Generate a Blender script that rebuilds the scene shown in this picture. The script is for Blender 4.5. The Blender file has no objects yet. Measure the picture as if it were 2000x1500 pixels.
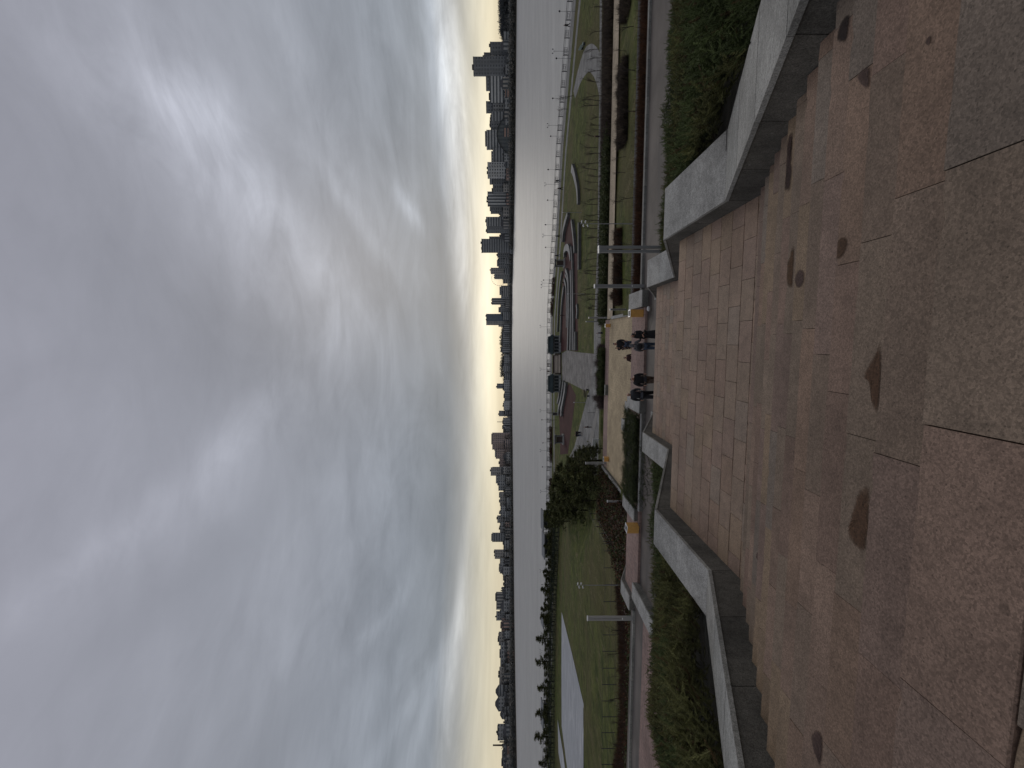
import bpy, bmesh, math, random
import numpy as np
from mathutils import Vector, Matrix, Euler

R = random.Random(7)
scene = bpy.context.scene
COL = scene.collection

# ------------------------------------------------------------------ frames of reference
F = 880.0                    # focal length of the photograph in its own pixels
E = 17.5                     # eye height above the riverside park
PHI = math.radians(5.52)     # stair axis, turned to the right of the view axis
CF, SF = math.cos(PHI), math.sin(PHI)

def S(p, q, D):              # stair frame: p across, q along, D below the eye
    return Vector((p * CF + q * SF, -p * SF + q * CF, E - D))

def to_pq(X, Y):
    return X * CF - Y * SF, X * SF + Y * CF

def at(x, y, D):             # a spot of the photo known to lie D below the eye
    s = x - 990.0
    Y = F * D / s
    return Vector(((750.0 - y) / F * Y, Y, E - D))

def sm(a, b, t):
    t = min(1, max(0, (t - a) / (b - a)))
    return t * t * (3 - 2 * t)

RQ = [23, 27.6, 42, 45, 54, 60, 84, 400]
RD = [8.3, 8.35, 12.35, 12.42, 13.25, 13.38, 17.5, 17.5]
LQ = [23, 27.6, 40, 50, 140, 400]
LD = [8.3, 8.35, 12.0, 12.8, 17.5, 17.5]

def hD(p, q):
    r = np.interp(q, RQ, RD)
    l = np.interp(q, LQ, LD)
    c = 18 + 20 * sm(60, 100, q)
    t = sm(c, c + 12, -p)
    # the left hill shoulder keeps the path below it clear beyond the plaza
    return r * (1 - t) + l * t

def on_ground(x, y, lift=0.0):   # where the sight line through a spot of the photo meets the terrain
    s = x - 990.0
    lo = 20.0
    prev = None
    Y = lo
    while Y < 420:
        X = (750 - y) / F * Y
        p, q = to_pq(X, Y)
        if s / F * Y >= hD(p, q) - lift:
            break
        Y += 0.25
    X = (750 - y) / F * Y
    p, q = to_pq(X, Y)
    return Vector((X, Y, E - hD(p, q) + lift))

# ------------------------------------------------------------------ mesh helpers
class MB:
    def __init__(self):
        self.v, self.f, self.t, self.m = [], [], [], []
    def add(self, vs, fs, tint=(1, 1, 1), mi=0):
        o = len(self.v)
        self.v.extend([tuple(a) for a in vs])
        for f in fs:
            self.f.append(tuple(o + i for i in f))
            self.t.append(tint)
            self.m.append(mi)
    def quad(self, a, b, c, d, tint=(1, 1, 1), mi=0):
        self.add([a, b, c, d], [(0, 1, 2, 3)], tint, mi)
    def box(self, c, sx, sy, sz, rz=0.0, tint=(1, 1, 1), mi=0, taper=1.0):
        c = Vector(c)
        cr, sr = math.cos(rz), math.sin(rz)
        vs = []
        for k, z in enumerate((0, sz)):
            g = taper if k else 1.0
            for x, y in ((-1, -1), (1, -1), (1, 1), (-1, 1)):
                X, Y = x * sx / 2 * g, y * sy / 2 * g
                vs.append((c.x + X * cr - Y * sr, c.y + X * sr + Y * cr, c.z + z))
        self.add(vs, [(3, 2, 1, 0), (4, 5, 6, 7), (0, 1, 5, 4), (1, 2, 6, 5), (2, 3, 7, 6), (3, 0, 4, 7)], tint, mi)
    def hexa(self, pts8, tint=(1, 1, 1), mi=0):     # bottom 4 then top 4, counter clockwise from above
        self.add(pts8, [(3, 2, 1, 0), (4, 5, 6, 7), (0, 1, 5, 4), (1, 2, 6, 5), (2, 3, 7, 6), (3, 0, 4, 7)], tint, mi)
    def tube(self, pts, rads, n=6, tint=(1, 1, 1), mi=0, cap=True):
        pts = [Vector(p) for p in pts]
        rings = []
        for i, p in enumerate(pts):
            d = (pts[min(i + 1, len(pts) - 1)] - pts[max(i - 1, 0)]).normalized()
            a = d.orthogonal().normalized() if abs(d.z) < 0.95 else Vector((1, 0, 0))
            a = (a - d * a.dot(d)).normalized()
            b = d.cross(a)
            r = rads[i] if hasattr(rads, '__len__') else rads
            rings.append([p + a * r * math.cos(2 * math.pi * k / n) + b * r * math.sin(2 * math.pi * k / n) for k in range(n)])
        vs = [v for r in rings for v in r]
        fs = []
        for i in range(len(rings) - 1):
            for k in range(n):
                k2 = (k + 1) % n
                fs.append((i * n + k, i * n + k2, (i + 1) * n + k2, (i + 1) * n + k))
        if cap:
            fs.append(tuple(reversed(range(n))))
            fs.append(tuple((len(rings) - 1) * n + k for k in range(n)))
        self.add(vs, fs, tint, mi)
    def prism(self, poly, z0, z1, tint=(1, 1, 1), mi=0):
        n = len(poly)
        vs = [(a[0], a[1], z0) for a in poly] + [(a[0], a[1], z1) for a in poly]
        fs = [tuple(reversed(range(n))), tuple(range(n, 2 * n))]
        fs += [(i, (i + 1) % n, n + (i + 1) % n, n + i) for i in range(n)]
        self.add(vs, fs, tint, mi)
    def build(self, name, mats, parent=None, smooth=False, base=None, kind=None):
        me = bpy.data.meshes.new(name)
        off = Vector(base) if base is not None else None
        vs = self.v if off is None else [(a[0] - off.x, a[1] - off.y, a[2] - off.z) for a in self.v]
        me.from_pydata(vs, [], self.f)
        for m in (mats if isinstance(mats, (list, tuple)) else [mats]):
            me.materials.append(m)
        me.polygons.foreach_set('material_index', self.m)
        a = me.attributes.new('tint', 'FLOAT_COLOR', 'FACE')
        arr = np.ones((len(self.t), 4), dtype=np.float32)
        if self.t:
            arr[:, :3] = np.array(self.t, dtype=np.float32)
        a.data.foreach_set('color', arr.ravel())
        if smooth:
            me.polygons.foreach_set('use_smooth', [True] * len(me.polygons))
        me.update()
        o = bpy.data.objects.new(name, me)
        COL.objects.link(o)
        if off is not None:
            o.location = off
        if parent is not None:
            o.parent = parent
        if kind:
            o['kind'] = kind
        return o

def tag(o, label, cat=None, group=None):
    o['label'] = label
    if cat:
        o['category'] = cat
    if group:
        o['group'] = group
    return o

def thing(name, label, cat, loc=(0, 0, 0), rz=0.0, group=None):
    o = bpy.data.objects.new(name, None)
    o.empty_display_size = 0.2
    COL.objects.link(o)
    o.location = loc
    o.rotation_euler = (0, 0, rz)
    o['kind'] = 'thing'
    return tag(o, label, cat, group)

def dup(root, loc, rz=0.0, scale=1.0, label=None, group=None):
    def cp(o, par):
        c = o.copy()
        COL.objects.link(c)
        if par is not None:
            c.parent = par
        for ch in list(o.children):
            cp(ch, c)
        return c
    r = cp(root, None)
    r.location = loc
    r.rotation_euler = (0, 0, rz)
    r.scale = (scale,) * 3 if not hasattr(scale, '__len__') else scale
    if label:
        r['label'] = label
    if group:
        r['group'] = group
    return r

ORD = ['first', 'second', 'third', 'fourth', 'fifth', 'sixth', 'seventh', 'eighth', 'ninth', 'tenth', 'eleventh', 'twelfth',
       'thirteenth', 'fourteenth', 'fifteenth', 'sixteenth', 'seventeenth', 'eighteenth', 'nineteenth', 'twentieth']
def nth(i):
    if i < 20:
        return ORD[i]
    tens = {2: 'twenty', 3: 'thirty', 4: 'forty', 5: 'fifty', 6: 'sixty', 7: 'seventy'}
    t, u = divmod(i + 1, 10)
    if u == 0:
        return tens[t][:-1] + 'ieth'
    return tens[t] + '-' + ORD[u - 1]

# ------------------------------------------------------------------ materials
def lin(c):
    return tuple((x / 12.92 if x <= 0.04045 else ((x + 0.055) / 1.055) ** 2.4) for x in (v / 255.0 for v in c))

class NT:
    def __init__(self, tree):
        self.t = tree
        self.n = tree.nodes
        self.l = tree.links
    def new(self, typ, **kw):
        n = self.n.new(typ)
        for k, v in kw.items():
            setattr(n, k, v)
        return n
    def set(self, sock, val):
        if hasattr(val, 'is_output') or isinstance(val, bpy.types.NodeSocket):
            self.l.new(val, sock)
        else:
            sock.default_value = val
    def math(self, op, a, b=0.0, c=None, clamp=False):
        n = self.new('ShaderNodeMath', operation=op, use_clamp=clamp)
        self.set(n.inputs[0], a)
        self.set(n.inputs[1], b)
        if c is not None:
            self.set(n.inputs[2], c)
        return n.outputs[0]
    def mix(self, fac, a, b, mode='MIX'):
        n = self.new('ShaderNodeMix', data_type='RGBA', blend_type=mode)
        self.set(n.inputs[0], fac)
        self.set(n.inputs[6], a if not isinstance(a, tuple) else (*a[:3], 1))
        self.set(n.inputs[7], b if not isinstance(b, tuple) else (*b[:3], 1))
        return n.outputs[2]
    def noise(self, vec, scale, detail=3, rough=0.5, dist=0.0):
        n = self.new('ShaderNodeTexNoise')
        self.l.new(vec, n.inputs['Vector'])
        n.inputs['Scale'].default_value = scale
        n.inputs['Detail'].default_value = detail
        n.inputs['Roughness'].default_value = rough
        n.inputs['Distortion'].default_value = dist
        return n.outputs['Fac']
    def voro(self, vec, scale, feature='F1', out='Distance', rnd=1.0):
        n = self.new('ShaderNodeTexVoronoi', feature=feature)
        self.l.new(vec, n.inputs['Vector'])
        n.inputs['Scale'].default_value = scale
        n.inputs['Randomness'].default_value = rnd
        return n.outputs[out]
    def ramp(self, fac, stops, interp='LINEAR'):
        n = self.new('ShaderNodeValToRGB')
        n.color_ramp.interpolation = interp
        e = n.color_ramp.elements
        while len(e) < len(stops):
            e.new(0.5)
        for i, (pos, c) in enumerate(stops):
            e[i].position = pos
            e[i].color = (*c[:3], 1) if hasattr(c, '__len__') else (c, c, c, 1)
        self.l.new(fac, n.inputs[0])
        return n.outputs[0]
    def mapr(self, v, a, b, c, d, clamp=True):
        n = self.new('ShaderNodeMapRange', clamp=clamp)
        self.set(n.inputs[0], v)
        for i, x in enumerate((a, b, c, d)):
            n.inputs[i + 1].default_value = x
        return n.outputs[0]
    def mapping(self, vec, loc=(0, 0, 0), rot=(0, 0, 0), scale=(1, 1, 1)):
        n = self.new('ShaderNodeMapping')
        self.l.new(vec, n.inputs[0])
        n.inputs[1].default_value = loc
        n.inputs[2].default_value = rot
        n.inputs[3].default_value = scale
        return n.outputs[0]

def mat(name, fn=None, color=(0.5, 0.5, 0.5), rough=0.7, metal=0.0, spec=0.5):
    m = bpy.data.materials.new(name)
    m.use_nodes = True
    nt = NT(m.node_tree)
    b = m.node_tree.nodes['Principled BSDF']
    b.inputs['Base Color'].default_value = (*color, 1)
    b.inputs['Roughness'].default_value = rough
    b.inputs['Metallic'].default_value = metal
    b.inputs['Specular IOR Level'].default_value = spec
    if fn:
        tc = nt.new('ShaderNodeTexCoord').outputs['Object']
        geo = nt.new('ShaderNodeNewGeometry').outputs['Position']
        tint = nt.new('ShaderNodeAttribute', attribute_name='tint').outputs['Color']
        fn(nt, b, tc, geo, tint)
    return m

def bump(nt, b, h, strength=0.3, dist=0.01):
    n = nt.new('ShaderNodeBump')
    n.inputs['Strength'].default_value = strength
    n.inputs['Distance'].default_value = dist
    nt.l.new(h, n.inputs['Height'])
    nt.l.new(n.outputs[0], b.inputs['Normal'])

def f_granite(speck=1.0, stain=0.35, rough=0.72, spots=0.0, grain=90):
    def fn(nt, b, tc, geo, tint):
        sp = nt.noise(geo, grain * 1.6, 2, 0.7)
        sp2 = nt.voro(geo, grain, out='Color')
        sepv = nt.new('ShaderNodeSeparateColor')
        nt.l.new(sp2, sepv.inputs[0])
        cell = sepv.outputs[0]
        g1 = nt.mapr(cell, 0.0, 1.0, 1 - 0.42 * speck, 1 + 0.42 * speck)
        g2 = nt.mapr(sp, 0.3, 0.7, 1 - 0.34 * speck, 1 + 0.34 * speck)
        dark = nt.mapr(nt.voro(geo, grain * 0.36), 0.06, 0.2, 1 - 0.75 * speck, 1.0)
        big = nt.mapr(nt.noise(geo, 1.3, 4, 0.6), 0.3, 0.75, 1 - stain, 1 + stain * 0.6)
        mid = nt.mapr(nt.noise(geo, 9.0, 4, 0.65), 0.3, 0.7, 1 - stain * 0.5, 1 + stain * 0.45)
        k = nt.math('MULTIPLY', nt.math('MULTIPLY', g1, g2), nt.math('MULTIPLY', big, mid))
        k = nt.math('MULTIPLY', k, dark)
        damp = nt.mapr(nt.noise(geo, 2.6, 6, 0.72, 0.8), 0.56, 0.68, 1.0, 0.80)
        pale = nt.mapr(nt.noise(nt.mapping(geo, loc=(9, 4, 2)), 3.4, 6, 0.7, 0.6), 0.60, 0.72, 1.0, 1.14)
        k = nt.math('MULTIPLY', k, nt.math('MULTIPLY', damp, pale))
        # sparse dark drips and old gum marks
        sp3 = nt.mapr(nt.voro(geo, 2.3), 0.03, 0.045, 0.66, 1.0)
        k = nt.math('MULTIPLY', k, sp3)
        c = nt.mix(1.0, tint, nt.ramp(k, [(0, (0, 0, 0)), (1, (1, 1, 1))]), 'MULTIPLY')
        comb = nt.new('ShaderNodeVectorMath', operation='SCALE')
        nt.l.new(tint, comb.inputs[0])
        nt.l.new(k, comb.inputs['Scale'])
        col = comb.outputs[0]
        if spots:
            ms = nt.mapr(nt.voro(geo, 7.0), 0.05, 0.11, spots, 0.0)
            gate = nt.mapr(nt.noise(geo, 2.2, 2), 0.52, 0.6, 0, 1)
            col = nt.mix(nt.math('MULTIPLY', ms, gate), col, (0.36, 0.36, 0.34))
        nt.l.new(col, b.inputs['Base Color'])
        b.inputs['Roughness'].default_value = rough
        b.inputs['Specular IOR Level'].default_value = 0.22
        bump(nt, b, nt.math('ADD', nt.math('MULTIPLY', sp, 0.5), nt.math('MULTIPLY', cell, 0.5)), 0.35, 0.003)
    return fn

M = {}
M['granite'] = mat('red_granite', f_granite(0.62, 0.26, 0.78, 0.0, 130))
M['grey_granite'] = mat('grey_granite', f_granite(0.7, 0.36, 0.85, 0.12, 80))
M['rough_granite'] = mat('weathered_granite', f_granite(0.75, 0.42, 0.9, 0.6, 95))
M['mortar'] = mat('dark_joint', color=(0.018, 0.015, 0.013), rough=0.95)

def f_asphalt(nt, b, tc, geo, tint):
    n1 = nt.noise(geo, 60, 3, 0.7)
    n2 = nt.noise(geo, 0.5, 5, 0.6)
    n3 = nt.noise(nt.mapping(geo, scale=(0.25, 1.2, 1)), 0.6, 3)
    c = nt.mix(nt.mapr(n2, 0.35, 0.65, 0, 1), (0.095, 0.079, 0.064), (0.15, 0.127, 0.105))
    c = nt.mix(nt.mapr(n3, 0.52, 0.6, 0, 0.55), c, (0.065, 0.056, 0.05))
    c = nt.mix(nt.mapr(n1, 0.3, 0.7, 0.25, 0), c, (0.04, 0.04, 0.04))
    nt.l.new(c, b.inputs['Base Color'])
    b.inputs['Roughness'].default_value = 0.8
    bump(nt, b, n1, 0.4, 0.01)
M['asphalt'] = mat('asphalt', f_asphalt)

def f_soil(nt, b, tc, geo, tint):
    n = nt.noise(geo, 3, 6, 0.7)
    n2 = nt.noise(geo, 30, 3, 0.7)
    c = nt.mix(nt.mapr(n, 0.35, 0.65, 0, 1), (0.012, 0.011, 0.007), (0.03, 0.026, 0.015))
    c = nt.mix(nt.mapr(n2, 0.55, 0.75, 0, .6), c, (0.05, 0.036, 0.02))
    nt.l.new(c, b.inputs['Base Color'])
    b.inputs['Roughness'].default_value = 0.95
    bump(nt, b, n2, 0.8, 0.05)
M['soil'] = mat('dark_soil', f_soil)

def f_grass(nt, b, tc, geo, tint):
    n0 = nt.noise(geo, 0.05, 5, 0.65)
    n1 = nt.noise(geo, 0.35, 6, 0.75)
    n2 = nt.noise(geo, 3.0, 5, 0.8)
    n4 = nt.noise(nt.mapping(geo, rot=(0, 0, 0.5), scale=(1, 0.25, 1)), 0.9, 5, 0.75)
    c = nt.mix(nt.mapr(n1, 0.38, 0.62, 0, 1), (0.040, 0.056, 0.014), (0.122, 0.136, 0.036))
    c = nt.mix(nt.mapr(n0, 0.44, 0.6, 0, .75), c, (0.105, 0.088, 0.04))
    c = nt.mix(nt.mapr(n4, 0.53, 0.68, 0, .7), c, (0.19, 0.155, 0.085))
    c = nt.mix(nt.mapr(n2, 0.48, 0.68, 0, .7), c, (0.024, 0.028, 0.009))
    nt.l.new(c, b.inputs['Base Color'])
    b.inputs['Roughness'].default_value = 0.95
    b.inputs['Specular IOR Level'].default_value = 0.1
    bump(nt, b, n2, 0.9, 0.12)
M['grass'] = mat('park_grass', f_grass)

def f_pave(ca, cb, bw, bh, mort, rot=-PHI, var=0.25, grime=0.3, gw=0.012):
    def fn(nt, b, tc, geo, tint):
        v = nt.mapping(geo, rot=(0, 0, -rot))
        br = nt.new('ShaderNodeTexBrick')
        nt.l.new(v, br.inputs['Vector'])
        br.inputs['Color1'].default_value = (*ca, 1)
        br.inputs['Color2'].default_value = (*cb, 1)
        br.inputs['Mortar'].default_value = (*mort, 1)
        br.inputs['Scale'].default_value = 1.0
        br.inputs['Brick Width'].default_value = bw
        br.inputs['Row Height'].default_value = bh
        br.inputs['Mortar Size'].default_value = gw
        br.inputs['Bias'].default_value = 0.0
        g = nt.mapr(nt.noise(geo, 0.35, 5, 0.65), 0.3, 0.7, 1 - grime, 1 + grime * 0.5)
        g2 = nt.mapr(nt.noise(geo, 5.0, 5, 0.7), 0.3, 0.7, 1 - var, 1 + var)
        s = nt.new('ShaderNodeVectorMath', operation='SCALE')
        nt.l.new(br.outputs['Color'], s.inputs[0])
        nt.l.new(nt.math('MULTIPLY', g, g2), s.inputs['Scale'])
        nt.l.new(s.outputs[0], b.inputs['Base Color'])
        b.inputs['Roughness'].default_value = 0.92
        b.inputs['Specular IOR Level'].default_value = 0.12
    return fn
M['beige_pave'] = mat('beige_paving', f_pave((0.47, 0.375, 0.24), (0.40, 0.32, 0.205), 0.6, 0.6, (0.22, 0.175, 0.115)))
M['pink_pave'] = mat('pink_paving', f_pave((0.30, 0.21, 0.18), (0.26, 0.19, 0.165), 0.6, 0.3, (0.17, 0.12, 0.10)))
M['grey_pave'] = mat('grey_paving', f_pave((0.27, 0.265, 0.25), (0.22, 0.215, 0.20), 1.2, 0.8, (0.16, 0.155, 0.15), 0.1, 0.3, 0.45))
M['apron_pave'] = mat('apron_paving', f_pave((0.25, 0.235, 0.215), (0.21, 0.20, 0.185), 1.0, 1.0, (0.14, 0.13, 0.12), 0.1, 0.4, 0.45))
M['sand_path'] = mat('sand_path', f_pave((0.46, 0.38, 0.27), (0.40, 0.33, 0.24), 0.6, 0.6, (0.27, 0.22, 0.15)))
M['red_floor'] = mat('maroon_rubber', f_pave((0.072, 0.030, 0.027), (0.060, 0.026, 0.024), 4, 4, (0.06, 0.026, 0.024)))
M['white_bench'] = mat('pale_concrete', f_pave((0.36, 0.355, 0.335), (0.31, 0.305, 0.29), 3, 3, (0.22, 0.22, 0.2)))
M['dark_bench'] = mat('shaded_and_dark_concrete', f_pave((0.10, 0.10, 0.095), (0.09, 0.09, 0.085), 2, 2, (0.06, 0.06, 0.06)))  # bench sides: shade put into the concrete colour; grey path: its own dark tone
def f_court(nt, b, tc, geo, tint):
    n = nt.noise(geo, 0.25, 5, 0.65)
    st = nt.noise(nt.mapping(geo, rot=(0, 0, 0.25), scale=(0.10, 0.55, 1)), 1.0, 6, 0.75, 0.8)
    dk = nt.noise(nt.mapping(geo, loc=(30, 9, 0), rot=(0, 0, 0.2), scale=(0.12, 0.9, 1)), 1.0, 5, 0.75, 0.5)
    c = nt.mix(nt.mapr(n, 0.3, 0.7, 0, 1), (0.28, 0.292, 0.305), (0.36, 0.372, 0.385))
    c = nt.mix(nt.mapr(st, 0.54, 0.62, 0, .8), c, (0.56, 0.565, 0.57))
    c = nt.mix(nt.mapr(dk, 0.57, 0.65, 0, .7), c, (0.20, 0.21, 0.22))
    nt.l.new(c, b.inputs['Base Color'])
    b.inputs['Roughness'].default_value = 0.85
M['court'] = mat('court_surface', f_court)
M['kerb'] = mat('kerb_stone', f_pave((0.26, 0.255, 0.23), (0.2, 0.2, 0.185), 1.0, 1.0, (0.1, 0.1, 0.1)))

def f_water(nt, b, tc, geo, tint):
    b.inputs['IOR'].default_value = 1.33
    b.inputs['Specular IOR Level'].default_value = 0.22
    v = nt.mapping(geo, rot=(0, 0, 0.35), scale=(0.4, 1.0, 1))
    n1 = nt.noise(v, 0.8, 6, 0.7)
    n2 = nt.noise(v, 0.13, 4, 0.65)
    nb = nt.noise(nt.mapping(geo, rot=(0, 0, 0.15), scale=(0.006, 0.02, 1)), 1.0, 6, 0.7, 1.5)
    b.inputs['Roughness'].default_value = 0.5
    fine = nt.noise(nt.mapping(geo, rot=(0, 0, 0.2), scale=(0.035, 0.12, 1)), 1.0, 6, 0.85)
    fine2 = nt.noise(nt.mapping(geo, rot=(0, 0, 0.5), scale=(0.012, 0.03, 1)), 1.0, 6, 0.85)
    f = nt.math('ADD', nt.math('MULTIPLY', nb, 0.25), nt.math('ADD', nt.math('MULTIPLY', fine, 0.4), nt.math('MULTIPLY', fine2, 0.35)))
    col = nt.mix(nt.mapr(f, 0.40, 0.60, 0, 1), (0.35, 0.342, 0.318), (0.48, 0.47, 0.436))  # reflected sky sheen and ripple tones put into the base colour
    nt.l.new(col, b.inputs['Base Color'])
    bump(nt, b, nt.math('ADD', n1, nt.math('MULTIPLY', n2, 1.5)), 0.5, 0.4)
M['water'] = mat('river_water', f_water)
M['quay'] = mat('quay_concrete', color=(0.22, 0.21, 0.19), rough=0.9)
M['far_land'] = mat('far_bank_soil', color=(0.06, 0.055, 0.04), rough=0.95)

# ------------------------------------------------------------------ camera
cam_d = bpy.data.cameras.new('camera')
cam = bpy.data.objects.new('camera', cam_d)
COL.objects.link(cam)
scene.camera = cam
cam_d.sensor_fit = 'HORIZONTAL'
cam_d.sensor_width = 36.0
cam_d.lens = 36.0 * F / 2000.0
cam_d.shift_x = 0.005
cam_d.clip_start = 0.05
cam_d.clip_end = 20000
# the photographer held the phone on its side: the top of the world is at the left of the frame
cam.matrix_world = Matrix(((0, 1, 0, 0), (0, 0, -1, 0), (-1, 0, 0, E), (0, 0, 0, 1)))

# ------------------------------------------------------------------ sky and light
SUN_EL, SUN_AZ = math.radians(20), math.radians(14)   # azimuth to the right of the view axis
world = bpy.data.worlds.new('World')
scene.world = world
world.use_nodes = True
w = NT(world.node_tree)
bg = world.node_tree.nodes['Background']
gen = w.new('ShaderNodeTexCoord').outputs['Generated']
sep = w.new('ShaderNodeSeparateXYZ')
w.l.new(gen, sep.inputs[0])
sx, sy, sz = sep.outputs
el = w.math('ARCSINE', sz)
az = w.math('ARCTAN2', sx, sy)
# elevation gradient (a low band of clear cream sky under a lid of grey cloud)
CREAM = (0.70, 0.64, 0.485)
base = w.ramp(w.math('MULTIPLY', el, 0.8), [
    (0.0, (0.70, 0.615, 0.44)), (0.022, (0.70, 0.635, 0.475)), (0.048, (0.58, 0.55, 0.46)), (0.072, (0.41, 0.412, 0.405)),
    (0.105, (0.270, 0.293, 0.328)), (0.17, (0.272, 0.296, 0.336)), (0.33, (0.312, 0.328, 0.372)), (0.50, (0.325, 0.334, 0.384)),
    (0.68, (0.328, 0.332, 0.386)), (1.0, (0.312, 0.316, 0.368))])
# cloud plane coordinates, so the streaks run together towards the horizon
zc = w.math('ADD', w.math('MAXIMUM', sz, 0.0), 0.09)
cx = w.math('DIVIDE', sx, zc)
cy = w.math('DIVIDE', sy, zc)
comb = w.new('ShaderNodeCombineXYZ')
w.l.new(cx, comb.inputs[0])
w.l.new(cy, comb.inputs[1])
cp = comb.outputs[0]
warp = w.noise(cp, 0.35, 3, 0.5)
cpw = w.new('ShaderNodeVectorMath', operation='ADD')
w.l.new(cp, cpw.inputs[0])
sc3 = w.new('ShaderNodeVectorMath', operation='SCALE')
cb3 = w.new('ShaderNodeCombineXYZ')
w.l.new(warp, cb3.inputs[0])
w.l.new(w.noise(cp, 0.5, 2, 0.5), cb3.inputs[1])
w.l.new(cb3.outputs[0], sc3.inputs[0])
sc3.inputs['Scale'].default_value = 1.6
w.l.new(sc3.outputs[0], cpw.inputs[1])
streak = w.noise(w.mapping(cpw.outputs[0], rot=(0, 0, -0.95), scale=(1.0, 0.30, 1)), 1.0, 6, 0.55)
streak2 = w.noise(w.mapping(cpw.outputs[0], loc=(3, 1, 0), rot=(0, 0, 0.75), scale=(1.5, 0.35, 1)), 0.8, 5, 0.55)
soft = w.noise(w.mapping(cp, loc=(7, 2, 0)), 0.55, 4, 0.5)
left = w.mapr(az, -0.25, 0.15, 1.0, 0.0)
st = w.math('ADD', w.math('MULTIPLY', streak2, left), w.math('MULTIPLY', streak, w.math('SUBTRACT', 1.0, left)))
k = w.math('ADD', w.math('MULTIPLY', w.math('SUBTRACT', st, 0.5), 0.50), w.math('MULTIPLY', w.math('SUBTRACT', soft, 0.5), 0.22))
# ragged broken cloud in the lower sky
ce = w.new('ShaderNodeCombineXYZ')
w.l.new(w.math('MULTIPLY', az, 3.2), ce.inputs[0])
w.l.new(w.math('MULTIPLY', w.math('POWER', w.math('ADD', w.math('MAXIMUM', el, 0.0), 0.02), 0.6), 11.0), ce.inputs[1])
rag = w.noise(w.mapping(ce.outputs[0], loc=(2.3, 0.7, 0.0), rot=(0, 0, 0.18)), 1.0, 8, 0.60, 0.9)
rag2 = w.noise(w.mapping(ce.outputs[0], loc=(5.3, 2.7, 1.0), rot=(0, 0, -0.25), scale=(0.8, 1.1, 1)), 2.1, 7, 0.60, 0.7)
lowsky = w.mapr(el, 0.05, 0.5, 1.0, 0.35)
rg = w.math('ADD', w.math('MULTIPLY', w.math('SUBTRACT', rag, 0.5), 0.70), w.math('MULTIPLY', w.math('SUBTRACT', rag2, 0.5), 0.46))
k = w.math('ADD', w.math('MULTIPLY', k, 0.36), w.math('MULTIPLY', rg, lowsky))
fade = w.mapr(el, 0.02, 0.16, 0.35, 1.0)
fade2 = w.mapr(el, 0.25, 0.75, 1.0, 0.55)
k = w.math('MULTIPLY', w.math('MULTIPLY', k, fade), fade2)

RAG = w.math('ADD', w.mapr(rag, 0.34, 0.66, 0.45, 1.1), w.mapr(rag2, 0.38, 0.62, -0.14, 0.24))
def lobe(v, y, along, across, ang, amp, ragged=True):
    """a soft patch of brighter or darker cloud around one direction; v, y: where the photo shows it"""
    a0 = math.atan((750 - y) / F)
    e0 = math.atan((990 - v) / F * math.cos(a0))
    da = w.math('SUBTRACT', az, a0)
    de = w.math('SUBTRACT', el, e0)
    c, s = math.cos(ang), math.sin(ang)
    u1 = w.math('ADD', w.math('MULTIPLY', da, c / along), w.math('MULTIPLY', de, s / along))
    u2 = w.math('ADD', w.math('MULTIPLY', da, -s / across), w.math('MULTIPLY', de, c / across))
    r2 = w.math('ADD', w.math('MULTIPLY', u1, u1), w.math('MULTIPLY', u2, u2))
    wob = w.math('ADD', r2, w.math('MULTIPLY', w.math('SUBTRACT', soft, 0.5), 1.1))
    g = w.math('EXPONENT', w.math('MULTIPLY', wob, -1.0))
    if ragged:
        g = w.math('MULTIPLY', g, RAG)
    return w.math('MULTIPLY', g, amp)
D2R = math.radians
lobes = [
    lobe(385, 215, 0.070, 0.045, D2R(28), 0.38),
    lobe(400, 250, 0.22, 0.085, D2R(30), 0.20),
    lobe(490, 400, 0.22, 0.070, D2R(38), 0.16),
    lobe(585, 580, 0.20, 0.075, D2R(42), 0.12),
    lobe(798, 405, 0.045, 0.014, D2R(28), 0.50),
    lobe(700, 430, 0.14, 0.016, D2R(30), 0.14),
    lobe(640, 250, 0.20, 0.022, D2R(15), 0.09),
    lobe(864, 120, 0.26, 0.018, D2R(4), 0.55),
    lobe(886, 420, 0.24, 0.015, D2R(5), 0.42),
    lobe(908, 320, 0.40, 0.016, D2R(2), 0.40),
    lobe(952, 420, 0.42, 0.026, 0.0, 0.34, False),
    lobe(955, 700, 0.25, 0.018, 0.0, 0.20, False),
    lobe(870, 830, 0.40, 0.062, 0.0, -0.17),
    lobe(780, 600, 0.16, 0.035, D2R(12), -0.05),
    lobe(700, 500, 0.16, 0.032, D2R(26), -0.05),
    lobe(840, 350, 0.20, 0.022, D2R(4), -0.06),
    lobe(885, 1290, 0.15, 0.013, D2R(-7), 0.24),
    lobe(900, 1150, 0.16, 0.012, D2R(-4), 0.14),
    lobe(722, 1235, 0.06, 0.016, D2R(-38), 0.17),
    lobe(790, 1150, 0.10, 0.02, D2R(-25), 0.08),
    lobe(770, 1420, 0.16, 0.014, D2R(-32), 0.12),
    lobe(830, 1400, 0.18, 0.014, D2R(-16), 0.14),
    lobe(345, 960, 0.35, 0.035, D2R(-34), 0.10),
    lobe(480, 880, 0.18, 0.05, D2R(-30), 0.07),
    lobe(540, 310, 0.16, 0.030, D2R(26), -0.06),
    lobe(430, 650, 0.32, 0.13, D2R(42), -0.12, False),
    lobe(440, 1070, 0.30, 0.045, D2R(-36), -0.05),
    lobe(600, 1400, 0.30, 0.06, D2R(-36), -0.06),
    lobe(180, 300, 0.30, 0.12, D2R(30), -0.05, False),
]
tot = k
for g in lobes:
    tot = w.math('ADD', tot, g)
gain = w.math('ADD', 1.0, w.math('MULTIPLY', tot, 1.0))
addv = w.new('ShaderNodeVectorMath', operation='SCALE')
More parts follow.
